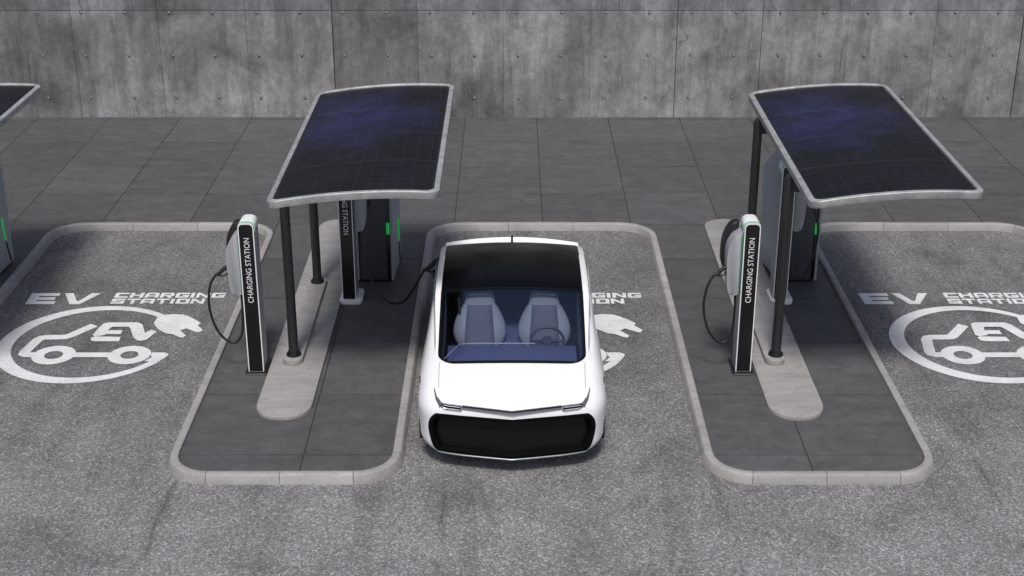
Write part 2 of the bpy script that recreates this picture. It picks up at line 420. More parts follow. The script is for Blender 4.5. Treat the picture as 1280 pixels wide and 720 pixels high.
# slabs
region = [(p.x, p.y) for p in inner] + [(XE1, 25.93), (XE0, 25.93)]
gx = [.46 + 1.33 * k for k in range(-12, 12)]; gy = [13.24 + 1.39 * j for j in range(-1, 11)]
def slab(poly):
    dz = random.uniform(-.0015, .0015); ins = .0
    bm = bmesh.new(); z1 = PAVE_Z + dz
    top = [bm.verts.new((x, y, z1)) for x, y in poly]; bot = [bm.verts.new((x, y, .04)) for x, y in poly]
    n = len(poly); bm.faces.new(top)
    for i in range(n): bm.faces.new((top[i], bot[i], bot[(i + 1) % n], top[(i + 1) % n]))
    o = frombm('paving_slab', bm, M['paver'], pav, None)
    t = random.uniform(.88, 1.10); o.color = (t, t, t * random.uniform(.98, 1.02), 1)
J = .0065
for x in gx:
    for y in gy:
        q = clip_rect(region, x + J, y + J, x + 1.33 - J, y + 1.39 - J)
        if q and area(q) > .01:
            # a slab cut by two islands at once does not occur on this grid
            slab(q)

# kerb stones
kerb = None
sec = [(0, -.01), (.008, .03), (.027, .082), (.033, .094), (.043, .101), (.108, .101), (.116, .095), (.119, .03)]
cum = [0]
for i in range(1, len(path)): cum.append(cum[-1] + (path[i] - path[i - 1]).length)
def pt_at(s):
    s = min(max(s, 0), cum[-1] - 1e-6)
    lo = 0
    import bisect
    i = min(bisect.bisect_right(cum, s) - 1, len(path) - 2); t = (s - cum[i]) / (cum[i + 1] - cum[i])
    return path[i].lerp(path[i + 1], t), PN[i].lerp(PN[i + 1], t).normalized()
# joints: symmetric about each island's axis
joints = [0]
def s_of(x, y): 
    j = min(range(len(path)), key=lambda i: (path[i].x - x) ** 2 + (path[i].y - y) ** 2); return cum[j]
marks = [0]
for x0, x1 in ISL:
    c = (x0 + x1) / 2
    sc_ = s_of(c, YF)
    half = (s_of(x1, YF + RF) - s_of(x0, YF + RF)) / 2
    marks += [sc_ - half - .02, sc_ - .76, sc_, sc_ + .76, sc_ + half + .02]
marks.append(cum[-1])
js = [0]
for a, b in zip(marks, marks[1:]):
    n = 1 if b - a < 1.3 else max(1, round((b - a) / .95))
    for k in range(1, n + 1): js.append(a + (b - a) * k / n)
kerb = bpy.data.objects.new('kerb', None); COL.objects.link(kerb); kerb['kind'] = 'structure'
for a, b in zip(js, js[1:]):
    if b - a < .05: continue
    a2, b2 = a + .003, b - .003
    ss = [a2] + [s for s in cum if a2 + .02 < s < b2 - .02] + [b2]
    bm = bmesh.new(); rings = []
    dz = random.uniform(-.002, .002)
    for s in ss:
        p, n = pt_at(s); rings.append([bm.verts.new((p.x + n.x * d, p.y + n.y * d, z + dz)) for d, z in sec])
    for A, B in zip(rings, rings[1:]):
        for k in range(len(sec) - 1): bm.faces.new((A[k], B[k], B[k + 1], A[k + 1]))
    bm.faces.new(rings[0]); bm.faces.new(rings[-1][::-1])
    o = frombm('kerb_stone', bm, M['kerb'], kerb, 40)
    t = random.uniform(.90, 1.08); o.color = (t, t, t, 1)

# ------------------------------------------------------------------ concrete wall
WY = 25.92
wall = thing('concrete_wall', 'tall stained grey concrete wall with formwork joints and tie holes behind the paving', 'wall', (0, WY, 0))
box('wall_core', (0, .22, 3.0), (2 * 14.6, .38, 6.0), M['joint'], wall, 0)
xs = []
S0 = -3.28 - 6.30 * 2
for k in range(5):
    for d in (0, 1.55, 3.12, 4.72): xs.append(S0 + 6.3 * k + d)
xs = [x for x in xs if -14.5 < x < 14.5]; xs = [-14.6] + xs + [14.6]
zs = [0, 2.055, 4.11, 6.02]
tones = {0: .74, 1: .98, 2: 1.06, 3: 1.04}
for i in range(len(xs) - 1):
    pj = round(((xs[i] - S0) % 6.3), 2); kind = min(range(4), key=lambda q: abs((0, 1.55, 3.12, 4.72)[q] - pj))
    for j in range(3):
        x0, x1, z0, z1 = xs[i], xs[i + 1], zs[j], zs[j + 1]
        jl = .008 if kind == 0 else .0016; jr = .008 if kind == 3 else .0016
        a, b = x0 + jl, x1 - jr; c, d = z0 + (.004 if j else -.05), z1 - .004
        y = random.uniform(-.004, .004) - (.006 if kind == 0 else 0)
        bm = bmesh.new(); box_bm(bm, ((a + b) / 2, .02 + y, (c + d) / 2), (b - a, .04, d - c), .004, 1)
        o = frombm('wall_panel', bm, M['wall'], wall, None)
        t = tones[kind] * random.uniform(.95, 1.05) * (.86 if j else 1); o.color = (t, t, t * (1.03 if j else 1), 1)
bm = bmesh.new()
tx = -14.2
while tx < 14.3:
    for tz in (.43, 1.235, 2.035, 2.85, 3.66, 4.47, 5.28):
        jx, jz = random.uniform(-.015, .015), random.uniform(-.012, .012)
        if tz == 2.035: jz = -.012
        c = Vector((tx + jx, -.012, tz + jz))
        cyl_bm(bm, c, c + Vector((0, .02, 0)), .026, .034, 12)
        for f in bm.faces: pass
        cyl_bm(bm, c + Vector((.006, -.003, .006)), c + Vector((.006, .02, .006)), .016, .016, 10)
    tx += .795
o = frombm('tie_hole', bm, [M['tie'], M['plug']], wall, 40); o['kind'] = 'stuff'
for p in o.data.polygons:
    ps = [o.data.vertices[v].co for v in p.vertices]
    if max(v.y for v in ps) - min(v.y for v in ps) < 1e-4 and ps[0].y < -.013: p.material_index = 1

# ------------------------------------------------------------------ road markings
MZ = [0]
def mark_obj(name, polys, parent):
    MZ[0] += 1; z = .0035 + .0008 * (MZ[0] % 12)
    bm = bmesh.new()
    for q in polys:
        f = bm.faces.new([bm.verts.new((x, y, z)) for x, y in q])
    bmesh.ops.recalc_face_normals(bm, faces=bm.faces)
    for f in bm.faces:
        f.normal_update()
    fl = [f for f in bm.faces if f.normal.z < 0]
    if fl: bmesh.ops.reverse_faces(bm, faces=fl)
    ng = [f for f in bm.faces if len(f.verts) > 4]
    if ng: bmesh.ops.triangulate(bm, faces=ng)
    return frombm(name, bm, M['paint'], parent, None, recalc=False)
T = .27  # stroke share of the letter box
GL = {
 'E': [[(0, 0), (1, 0), (1, T), (0, T)], [(0, T), (.32, T), (.32, .38), (0, .38)], [(0, .38), (.92, .38), (.92, .62), (0, .62)], [(0, .62), (.32, .62), (.32, 1 - T), (0, 1 - T)], [(0, 1 - T), (1, 1 - T), (1, 1), (0, 1)]],
 'V': [[(0, 1), (.27, 1), (.52, .30), (.38, 0)], [(.38, 0), (.52, .30), (.60, .30), (.68, 0)], [(.68, 0), (.60, .30), (.83, 1), (1.12, 1)]],
 'C': [[(.06, 0), (1, 0), (1, T), (0, T), (0, .06)], [(0, T), (.29, T), (.29, 1 - T), (0, 1 - T)], [(0, 1 - T), (1, 1 - T), (1, 1), (.06, 1), (0, .94)]],
 'H': [[(0, 0), (.29, 0), (.29, 1), (0, 1)], [(.29, .38), (.71, .38), (.71, .62), (.29, .62)], [(.71, 0), (1, 0), (1, 1), (.71, 1)]],
 'A': [[(0, 0), (.25, 0), (.25, .24), (0, .24)], [(.75, 0), (1, 0), (1, .24), (.75, .24)], [(0, .24), (1, .24), (1, .46), (0, .46)], [(0, .46), (.25, .46), (.29, 1 - T), (0, 1 - T)], [(.75, .46), (1, .46), (1, 1 - T), (.71, 1 - T)], [(0, 1 - T), (1, 1 - T), (.94, 1), (.12, 1)]],
 'R': [[(0, 0), (.25, 0), (.25, .30), (0, .30)], [(.62, 0), (.95, 0), (.78, .30), (.5, .30)], [(0, .30), (1, .30), (1, .52), (0, .52)], [(0, .52), (.25, .52), (.29, 1 - T), (0, 1 - T)], [(.75, .52), (1, .52), (1, 1 - T), (.71, 1 - T)], [(0, 1 - T), (1, 1 - T), (.94, 1), (0, 1)]],
 'G': [[(.06, 0), (.94, 0), (1, T), (0, T)], [(0, T), (.29, T), (.29, 1 - T), (0, 1 - T)], [(0, 1 - T), (1, 1 - T), (1, 1), (.06, 1)], [(.71, T), (1, T), (1, .36), (.75, .36)], [(.5, .36), (1, .36), (1, .58), (.5, .58)]],
 'I': [[(0, 0), (.26, 0), (.26, 1), (0, 1)]],
 'N': [[(0, 0), (.24, 0), (.24, 1), (0, 1)], [(.24, .62), (.76, 0), (.76, .38), (.24, 1)], [(.76, 0), (1, 0), (1, 1), (.76, 1)]],
 'S': [[(0, 0), (1, 0), (1, T), (0, T)], [(.71, T), (1, T), (1, .40), (.75, .40)], [(0, .40), (1, .40), (1, .60), (0, .60)], [(0, .60), (.25, .60), (.29, 1 - T), (0, 1 - T)], [(0, 1 - T), (1, 1 - T), (1, 1), (0, 1)]],
 'T': [[(.37, 0), (.63, 0), (.63, 1 - T), (.37, 1 - T)], [(0, 1 - T), (1, 1 - T), (1, 1), (0, 1)]],
 'O': [[(0, 0), (1, 0), (1, T), (0, T)], [(0, T), (.29, T), (.29, 1 - T), (0, 1 - T)], [(.71, T), (1, T), (1, 1 - T), (.71, 1 - T)], [(0, 1 - T), (1, 1 - T), (1, 1), (0, 1)]],
}
def letters(s, x0, x1, y0, h, gap=.115, shear=.0):
    ws = [(.30 if ch == 'I' else 1.12 if ch == 'V' else 1.0) for ch in s]
    tot = sum(ws) + gap * (len(s) - 1); u = (x1 - x0) / tot; x = x0; out = []
    for ch, wd in zip(s, ws):
        for q in GL[ch]: out.append([(x + px * u + shear * py * h, y0 + py * h) for px, py in q])
        x += (wd + gap) * u
    return out
def stroke(pts, wd):
    """constant-width ribbon through pts, one quad per segment with mitred joints"""
    P = [Vector((*p, 0)) for p in pts]; L, Rr = [], []
    for i, p in enumerate(P):
        a = (P[i] - P[i - 1]).normalized() if i else (P[1] - P[0]).normalized()
        b = (P[i + 1] - P[i]).normalized() if i < len(P) - 1 else a
        t = (a + b).normalized(); n = Vector((-t.y, t.x, 0)); k = 1 / max(.45, n.dot(Vector((-a.y, a.x, 0))))
        ww = wd[i] if isinstance(wd, list) else wd
        L.append(p + n * k * ww / 2); Rr.append(p - n * k * ww / 2)
    return [[(Rr[i].x, Rr[i].y), (Rr[i + 1].x, Rr[i + 1].y), (L[i + 1].x, L[i + 1].y), (L[i].x, L[i].y)] for i in range(len(P) - 1)]
def ring(cx, cy, ro, ri, n=28, ex=1.0):
    out = []
    for k in range(n):
        a, b = 2 * math.pi * k / n, 2 * math.pi * (k + 1) / n
        out.append([(cx + ri * ex * math.cos(a), cy + ri * math.sin(a)), (cx + ro * ex * math.cos(a), cy + ro * math.sin(a)), (cx + ro * ex * math.cos(b), cy + ro * math.sin(b)), (cx + ri * ex * math.cos(b), cy + ri * math.sin(b))])
    return out
def make_marking(loc):
    t = thing('road_marking', '', 'road marking', loc, 'charging emblems painted in the bays')
    mark_obj('large_lettering', letters('E', -1.285, -.90, .322, .37, shear=-.04) + letters('V', -.86, -.37, .322, .37), t)
    mark_obj('lettering', letters('CHARGING', -.165, 1.31, .535, .165, .12), t)
    mark_obj('lettering', letters('STATION', -.165, 1.068, .335, .165, .12), t)
    circ = []
    n = 72; a0, a1 = 46, 340
    for k in range(n):
        q = []
        A, B = R(a0 + (a1 - a0) * k / n), R(a0 + (a1 - a0) * (k + 1) / n)
        def po(a): return (-.105 + 1.125 * math.cos(a), -.871 + 1.125 * math.sin(a))
        def pi_(a): return (-.055 + .985 * math.cos(a), -.862 + .985 * math.sin(a))
        circ.append([pi_(A), po(A), po(B), pi_(B)])
    mark_obj('circle', circ, t)
    car = stroke([(-.185, -.350), (-.40, -.66), (-.45, -.705), (-.52, -.715), (-.68, -.715), (-.74, -.735), (-.775, -.79), (-.825, -1.14), (-.82, -1.19), (-.77, -1.222), (-.60, -1.222)], .135)
    mark_obj('car_outline', car, t)
    mark_obj('wheel', ring(-.445, -1.232, .262, .112), t)
    mark_obj('wheel', ring(.48, -1.232, .258, .108), t)
    mark_obj('sill_line', [[(-.200, -1.165), (-.200, -1.295), (.236, -1.295), (.236, -1.165)]], t)
    mark_obj('tail_line', [[(.735, -1.165), (.90, -1.165), (.955, -1.21), (.945, -1.29), (.92, -1.33), (.77, -1.30), (.745, -1.25)], [(.77, -1.30), (.92, -1.33), (.88, -1.415), (.70, -1.41)]], t)
    # EV letters joined at the top
    mark_obj('emblem_lettering', [
        [(-.085, -.70), (.03, -.66), (.03, -.633), (.03, -.517), (.06, -.41), (-.024, -.276), (-.075, -.31), (-.10, -.42), (-.125, -.66)],
        [(.03, -.517), (.03, -.633), (.222, -.633), (.218, -.517)],
        [(.06, -.41), (.267, -.41), (.36, -.276), (-.024, -.276)],
        [(-.085, -.70), (-.125, -.745), (-.10, -.82), (-.05, -.845), (.254, -.845), (.244, -.716)],
        [(.267, -.41), (.30, -.455), (.405, -.73), (.47, -.815), (.52, -.60), (.43, -.346), (.36, -.276)],
        [(.47, -.815), (.53, -.83), (.59, -.79), (.66, -.56), (.575, -.49), (.545, -.55), (.52, -.60)],
    ], t)
    mark_obj('plug_symbol', [[(.56, -.28), (.575, -.10), (.65, -.045), (.74, -.018), (.877, -.029), (.96, -.085), (1.06, -.175), (1.166, -.303), (1.139, -.368), (1.236, -.517), (1.204, -.58), (1.16, -.575), (1.014, -.464), (.95, -.528), (1.051, -.675), (1.028, -.742), (.975, -.72), (.873, -.633), (.79, -.612), (.67, -.50), (.60, -.38)]], t)
    return t
mk = make_marking((-5.15, 17.0, 0))
mk['label'] = 'white painted charging emblem and lettering on the empty bay left of the car'
for dx, lb in ((5.57, 'white painted charging emblem mostly hidden beneath and beside the white car'), (11.10, 'white painted charging emblem in the right-hand bay, cut by the picture edge')):
    c = copy_tree(mk); c.location.x = -5.15 + dx; c['label'] = lb

# ------------------------------------------------------------------ island base
def make_base(loc):
    t = thing('island_plinth', '', 'plinth', loc, 'concrete plinths under the canopies')
    bm = bmesh.new()
    prism_bm(bm, rrect(-.31, -2.50, .31, 3.82, [.305, .305, .305, .305], 8), lambda x, y: (x, y, -.03), lambda x, y: (x, y, .042), .010)
    o = frombm('lower_slab', bm, M['pad'], t, 40)
    bm = bmesh.new()
    prism_bm(bm, rrect(-.17, -1.22, .065, 1.42, .115, 6), lambda x, y: (x, y, .040), lambda x, y: (x, y, .112), .008)
    o = frombm('raised_strip', bm, M['pad'], t, 40); o.color = (1.04, 1.04, 1.04, 1)
    return t
# ------------------------------------------------------------------ solar canopy (local: x across from the poles, y depth, origin at pole-line middle on the pavement)
CW, CY0, CY1 = 1.84, -2.30, 2.10
def cz(x):
    s = x / CW; return 2.430 + .118 * s + .23 * s * (1 - s)
def make_canopy(loc):
    t = thing('solar_canopy', '', 'solar canopy', loc, 'solar canopies over the charging islands')
    for y in (-1.10, 1.15):
        p = cyl('pole', (0, y, .11), (0, y, 2.34), .058, M['pole'], t, n=24)
        bm = bmesh.new(); cyl_bm(bm, (0, y, .108), (0, y, .135), .092, .088, 24); cyl_bm(bm, (0, y, .135), (0, y, .165), .075, .066, 24)
        frombm('collar', bm, M['collar'], p, 40)
        bm = bmesh.new()
        prof = [(-.06, 2.27), (.25, 2.31), (1.60, 2.44), (1.60, 2.49), (.9, 2.48), (.25, 2.41), (-.03, 2.375)]
        prism_bm(bm, prof, lambda a, b, y=y: (a, y - .035, b), lambda a, b, y=y: (a, y + .035, b), .006)
        frombm('support_arm', bm, M['pole'], t, 40)
        bm = bmesh.new(); box_bm(bm, (.10, y - .06, 2.27), (.16, .03, .16), .01); cyl_bm(bm, (.10, y - .085, 2.27), (.10, y - .03, 2.27), .035, .035, 14)
        frombm('bracket', bm, M['pole'], t, 40)
    # frame ring
    def dens(poly, step=.07):
        out = []
        for i in range(len(poly)):
            a, b = Vector((*poly[i], 0)), Vector((*poly[(i + 1) % len(poly)], 0)); n = max(1, int((b - a).length / step))
            for k in range(n): out.append(a.lerp(b, k / n))
        return out
    fw = .062
    o_ = rrect(0, CY0, CW, CY1, .13, 8); i_ = rrect(fw, CY0 + fw, CW - fw, CY1 - fw, .13 - fw * .5, 8)
    bm = bmesh.new(); O, I = [], []
    n = len(o_)
    for k in range(n):
        a, b = Vector((*o_[k], 0)), Vector((*o_[(k + 1) % n], 0)); c, d = Vector((*i_[k], 0)), Vector((*i_[(k + 1) % n], 0))
        m = max(1, int((b - a).length / .08))
        for q in range(m): O.append(a.lerp(b, q / m)); I.append(c.lerp(d, q / m))
    def V(p, dz): return bm.verts.new((p.x, p.y, cz(p.x) + dz))
    prof = []
    for p, q in zip(O, I):
        mid = p.lerp(q, .12)
        prof.append([V(q, -.05), V(p.lerp(q, .05), -.052), V(p, -.046), V(p, .022), V(p.lerp(q, .14), .030), V(p.lerp(q, .9), .030), V(q, .022)])
    N = len(prof)
    for k in range(N):
        A, B = prof[k], prof[(k + 1) % N]
        for q in range(7): bm.faces.new((A[q], A[(q + 1) % 7], B[(q + 1) % 7], B[q]))
    frombm('frame', bm, M['galv'], t, 40)
    # four modules, each with a black edge and a backing
    x0, x1, y0, y1 = fw - .004, CW - fw + .004, CY0 + fw - .004, CY1 - fw + .004
    H4 = (y1 - y0) / 4
    for j in range(4):
        a, b = y0 + H4 * j + (.004 if j else 0), y0 + H4 * (j + 1) - (.004 if j < 3 else 0)
        r = .095
        rows = []
        ys = [a + (b - a) * k / 6 for k in range(7)]
        if j == 0: ys = [a + r * (1 - math.cos(R(90 * k / 5))) for k in range(5)] + [a + r + (b - a - r) * k / 5 for k in range(6)]
        if j == 3: ys = [a + (b - r - a) * k / 5 for k in range(6)] + [b - r + r * math.sin(R(90 * k / 5)) for k in range(1, 6)]
        verts, faces, mi = [], [], []
        nx = 30
        for y in ys:
            d = 0
            if j == 0 and y < a + r: d = r - math.sqrt(max(0, r * r - (a + r - y) ** 2))
            if j == 3 and y > b - r: d = r - math.sqrt(max(0, r * r - (y - b + r) ** 2))
            xa, xb = x0 + d, x1 - d
            xs_ = [xa, xa + .028] + [xa + .028 + (xb - xa - .056) * k / nx for k in range(1, nx)] + [xb - .028, xb]
            for x in xs_: verts.append((x, y, cz(x) + .012))
        W = nx + 3
        for q in range(len(ys) - 1):
            for k in range(W - 1):
                faces.append((q * W + k, q * W + k + 1, (q + 1) * W + k + 1, (q + 1) * W + k))
                yy = (ys[q] + ys[q + 1]) / 2
                mi.append(1 if k in (0, W - 2) or (j == 0 and yy < a + .03) or (j == 3 and yy > b - .03) else 0)
        nb = len(verts)
        verts += [(v[0], v[1], v[2] - .03) for v in verts]
        for f in list(faces): faces.append(tuple(v + nb for v in f[::-1])); mi.append(2)
        # pale rail showing in the joint between modules
        for q in (0, len(ys) - 1):
            for k in range(W - 1):
                e = (q * W + k, q * W + k + 1); faces.append((e[0], e[1], e[1] + nb, e[0] + nb)); mi.append(1)
        if j < 3:
            yr = y0 + H4 * (j + 1); rv = []
            for k in range(nx + 1):
                x = x0 + .03 + (x1 - x0 - .06) * k / nx; rv += [(x, yr - .02, cz(x) - .02), (x, yr - .0035, cz(x) + .011), (x, yr + .0035, cz(x) + .011), (x, yr + .02, cz(x) - .02)]
            rf_ = [(4 * k + q, 4 * k + q + 1, 4 * k + q + 5, 4 * k + q + 4)[::-1] for k in range(nx) for q in range(3)]
            newobj('module_rail', rv, rf_, M['rail'], t, 40)
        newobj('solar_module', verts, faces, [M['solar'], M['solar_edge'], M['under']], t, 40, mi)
    return t
# ------------------------------------------------------------------ charging post (local origin: front face centre, bottom on the pavement)
PH, PW, PD = 1.89, .182, .275
TV, TF = text_mesh('CHARGING STATION', .092, 1.0)
_tx = max(v.x for v in TV) - min(v.x for v in TV)
TV = [Vector((v.x * .80 / _tx, v.y * 1.0, 0)) for v in TV]
_xs = sorted(v.x for v in TV)
_split = max((b - a, (a + b) / 2) for a, b in zip(_xs, _xs[1:]) if all(len({TV[i].x < (a + b) / 2 for i in f}) == 1 for f in TF))[1]
def word(left):
    keep = [i for i, v in enumerate(TV) if (v.x < _split) == left]; mp = {i: k for k, i in enumerate(keep)}
    return [TV[i] for i in keep], [tuple(mp[i] for i in f) for f in TF if f[0] in mp]
WORDS = [word(True), word(False)]
def make_post(loc, side, name_text_up, base_white, cable_pts, holster=True):
    """side: -1 wallbox on the left of the post, +1 on the right"""
    t = thing('charging_post', '', 'charging post', loc)
    hw = PW / 2
    bm = bmesh.new()
    prism_bm(bm, rrect(-hw, .03, hw, PH, [.004, .062, .062, .004], 6), lambda x, z: (x, 0, z), lambda x, z: (x, PD, z), .010)
    body = frombm('post_body', bm, M['post'], t, 40)
    bm = bmesh.new()   # white cap over the top
    prism_bm(bm, rrect(-hw - .004, PH - .10, hw + .004, PH + .006, [.0, .064, .064, .0], 6), lambda x, z: (x, .055, z), lambda x, z: (x, PD + .004, z), .006)
    frombm('cap', bm, M['white'], body, 40)
    bm = bmesh.new()
    prism_bm(bm, rrect(-hw - .006, PH - .12, hw + .006, PH + .008, [.0, .066, .066, .0], 6), lambda x, z: (x, .036, z), lambda x, z: (x, .052, z), 0)
    frombm('light_line', bm, M['halo'], body, 40)
    # pale border and black face
    bm = bmesh.new(); o_ = rrect(-hw, .03, hw, PH, [.0, .062, .062, .0], 6); i_ = rrect(-hw + .014, .032, hw - .014, PH - .018, [.0, .050, .045, .0], 6)
    n = len(o_); A = [bm.verts.new((x, -.006, z)) for x, z in o_]; B = [bm.verts.new((x, -.006, z)) for x, z in i_]; C = [bm.verts.new((x, .012, z)) for x, z in o_]
    for k in range(n):
        k2 = (k + 1) % n; bm.faces.new((A[k], A[k2], B[k2], B[k])); bm.faces.new((C[k], C[k2], A[k2], A[k]))
    frombm('face_border', bm, M['white'], t, 40)
    bm = bmesh.new(); prism_bm(bm, rrect(-hw + .012, .034, hw - .012, PH - .016, [.0, .046, .046, .0], 6), lambda x, z: (x, -.0075, z), lambda x, z: (x, .006, z))
    face = frombm('face_panel', bm, M['black'], t, 40)
    zc = 1.315 if name_text_up else 1.36
    for wv, wf in WORDS:
        if name_text_up: V = [(-(v.y - .032), -.0095, zc + v.x) for v in wv]
        else: V = [((v.y - .032), -.0095, zc - v.x) for v in wv]
        newobj('lettering', V, wf, M['ink'], face)
    if base_white:
        bm = bmesh.new(); prism_bm(bm, rrect(-.125, -.06, .165, .36, .05, 5), lambda x, y: (x, y, 0), lambda x, y: (x, y, .055), .010)
        frombm('base_plate', bm, M['white'], t, 40)
    else:
        bm = bmesh.new(); prism_bm(bm, rrect(-.125, -.055, .125, .36, .01, 3), lambda x, y: (x, y, 0), lambda x, y: (x, y, .028), .004)
        bp = frombm('base_plate', bm, M['collar'], t, 40)
        box('edge_strip', (0, -.0575, .016), (.24, .004, .012), M['steel'], bp, 0)
    # wallbox: D-shaped in front view
    s = side
    prof = [(0, 1.00), (.085, .975), (.125, 1.00), (.150, 1.08), (.165, 1.25), (.172, 1.42), (.165, 1.53), (.135, 1.62), (.07, 1.71), (.0, 1.74)]
    cc = catmull([(p[0], p[1], 0) for p in prof], 4)
    poly = [(s * (hw - .002 + p.x), p.y) for p in cc]
    if s < 0: poly = poly[::-1]
    bm = bmesh.new(); prism_bm(bm, poly, lambda x, z: (x, .05, z), lambda x, z: (x, .27, z), .022)
    wb = frombm('wall_box', bm, M['shell'], t, 45)
    bm = bmesh.new(); box_bm(bm, (s * (hw + .012), .046, 1.36), (.014, .012, .70), .003)
    frombm('status_light', bm, M['dimgreen'], wb, 40)
    # dark cable holster behind the box
    prof = [(.02, 1.25), (.14, 1.18), (.20, 1.30), (.205, 1.50), (.175, 1.66), (.10, 1.79), (.02, 1.80)]
    cc = catmull([(p[0], p[1], 0) for p in prof], 4); poly = [(s * (hw - .002 + p.x), p.y) for p in cc]
    if s < 0: poly = poly[::-1]
    bm = bmesh.new(); prism_bm(bm, poly, lambda x, z: (x, .273, z), lambda x, z: (x, .40, z), .02)
    frombm('cable_holster', bm, M['rubber'], t, 45)
    if cable_pts: tube('charging_cable', catmull(cable_pts, 10), .0150, M['rubber'], t, 8)
    return t
def add_connector(t, p, d, sc_=1.0):
    """hand-held plug: grip along d from p, with a guard loop"""
    d = Vector(d).normalized(); p = Vector(p); up = Vector((0, 0, 1)); 
    bm = bmesh.new(); p0 = p.copy()
    pts = catmull([p, p + d * .05 + up * .012, p + d * .11 + up * .045, p + d * .17 + up * .062], 5)
    tube_bm(bm, pts, [.016 + .012 * (i / (len(pts) - 1)) for i in range(len(pts))], 10)
    pts = catmull([p + d * .04 - up * .01, p + d * .08 - up * .035, p + d * .14 - up * .03, p + d * .17 + up * .03], 5)
    tube_bm(bm, pts, .011, 8)
    cyl_bm(bm, p + d * .165 + up * .055, p + d * .235 + up * .055, .034, .030, 14)
    for v in bm.verts: v.co = p0 + (v.co - p0) * sc_
    return frombm('connector', bm, M['rubber'], t, 45)
# ------------------------------------------------------------------ power cabinet (local origin: front face, left bottom corner)
def make_cabinet(loc):
    t = thing('power_cabinet', '', 'power cabinet', loc, 'power cabinets behind the charging posts')
    Wc, Hc, Dc = .44, 1.72, .78
    bm = bmesh.new(); box_bm(bm, (Wc / 2, Dc / 2 + .0, Hc / 2 + .02), (Wc - .02, Dc - .02, Hc - .06), .008); frombm('cabinet_body', bm, M['dkshell'], t, 40)
    bm = bmesh.new(); box_bm(bm, (Wc / 2 - .012, -.012, Hc / 2 + .02), (Wc - .09, .02, Hc - .05), .006); frombm('front_door', bm, M['dkshell'], t, 40)
    box('foot', (Wc / 2, Dc / 2, .02), (Wc - .06, Dc - .06, .05), M['collar'], t, .003)
    # faceted side shells, with a thin dark seam
    def shell(sg, x0, out, name):
        # plan/elevation rings: front edge, crease, back edge; each a list of (dx, y, z)
        F = [(.0, -.015, .03), (.0, -.015, Hc)]
        fr = [(x0, -.015, .03), (x0, -.015, Hc), (x0 + sg * .035, -.012, Hc - .01), (x0 + sg * .035, -.012, .03)]
        cr = [(x0, .30, .03), (x0, .30, Hc + .01), (x0 + sg * (out * .72), .34, Hc - .16), (x0 + sg * (out * .55), .34, .03)]
        bk = [(x0, Dc, .03), (x0, Dc, Hc), (x0 + sg * out, Dc - .02, Hc - .30), (x0 + sg * (out * .85), Dc - .02, .03)]
        bm = bmesh.new(); rg = [[bm.verts.new(p) for p in r] for r in (fr, cr, bk)]
        for A, B in zip(rg, rg[1:]):
            for k in range(4): bm.faces.new((A[k], A[(k + 1) % 4], B[(k + 1) % 4], B[k]))
        bm.faces.new(rg[0]); bm.faces.new(rg[-1])
        bmesh.ops.bevel(bm, geom=list(bm.edges), offset=.006, segments=1, affect='EDGES')
        return frombm(name, bm, M['shell'], t, 25), fr, cr, bk
    for sg, x0, out in ((1, Wc - .005, .085), (-1, .005, .22)):
        o, fr, cr, bk = shell(sg, x0, out, 'side_shell')
        # green light strip with dark seam running down the back half of the outer face
        def P(u, v):   # u 0..1 crease->back, v 0..1 bottom->top on the outer face
            a = Vector(cr[3]).lerp(Vector(cr[2]), v); b = Vector(bk[3]).lerp(Vector(bk[2]), v); q = a.lerp(b, u); return q + Vector((sg * .006, 0, 0))
        if sg > 0:
            tube('seam', catmull([P(.72, .02), P(.62, .12), P(.50, .25)], 6), .010, M['collar'], o, 6)
            tube('light_strip', catmull([P(.50, .25), P(.42, .37), P(.42, .48)], 6), .014, M['green'], o, 6)
    # gap and light on the front edge
    box('front_gap', (Wc - .030, -.0155, .38), (.030, .012, .64), M['black'], t, .002)
    box('front_light', (Wc - .030, -.022, .785), (.042, .024, .16), M['green'], t, .004)
    return t

# place: three islands (far left one only where it is seen)
base = make_base((-2.56, 16.5, PAVE_Z)); canopy = make_canopy((-2.607, 16.55, PAVE_Z)); cab = make_cabinet((-2.07, 17.95, PAVE_Z))
base['label'] = 'long rounded concrete plinth left of the white car'
canopy['label'] = 'tilted solar canopy on black poles left of the white car'
cab['label'] = 'dark fronted power cabinet with green light behind the middle charging post'
for dx, n in ((-5.56, 0), (5.73, 1)):
    for src, lb in ((base, ('concrete plinth under the cropped canopy beyond the left bay', 'long rounded concrete plinth right of the white car')),
                    (canopy, ('solar canopy cut off by the left picture edge', 'tilted solar canopy on black poles right of the white car')),
                    (cab, ('pale power cabinet with green strip cut off by the left picture edge', 'power cabinet with pale side shell under the right-hand canopy'))):
        c = copy_tree(src); c.location.x += dx + ((.03 if src is canopy else .015 if src is base else 0) if n else .12 if src is cab else .07); c['label'] = lb[n]
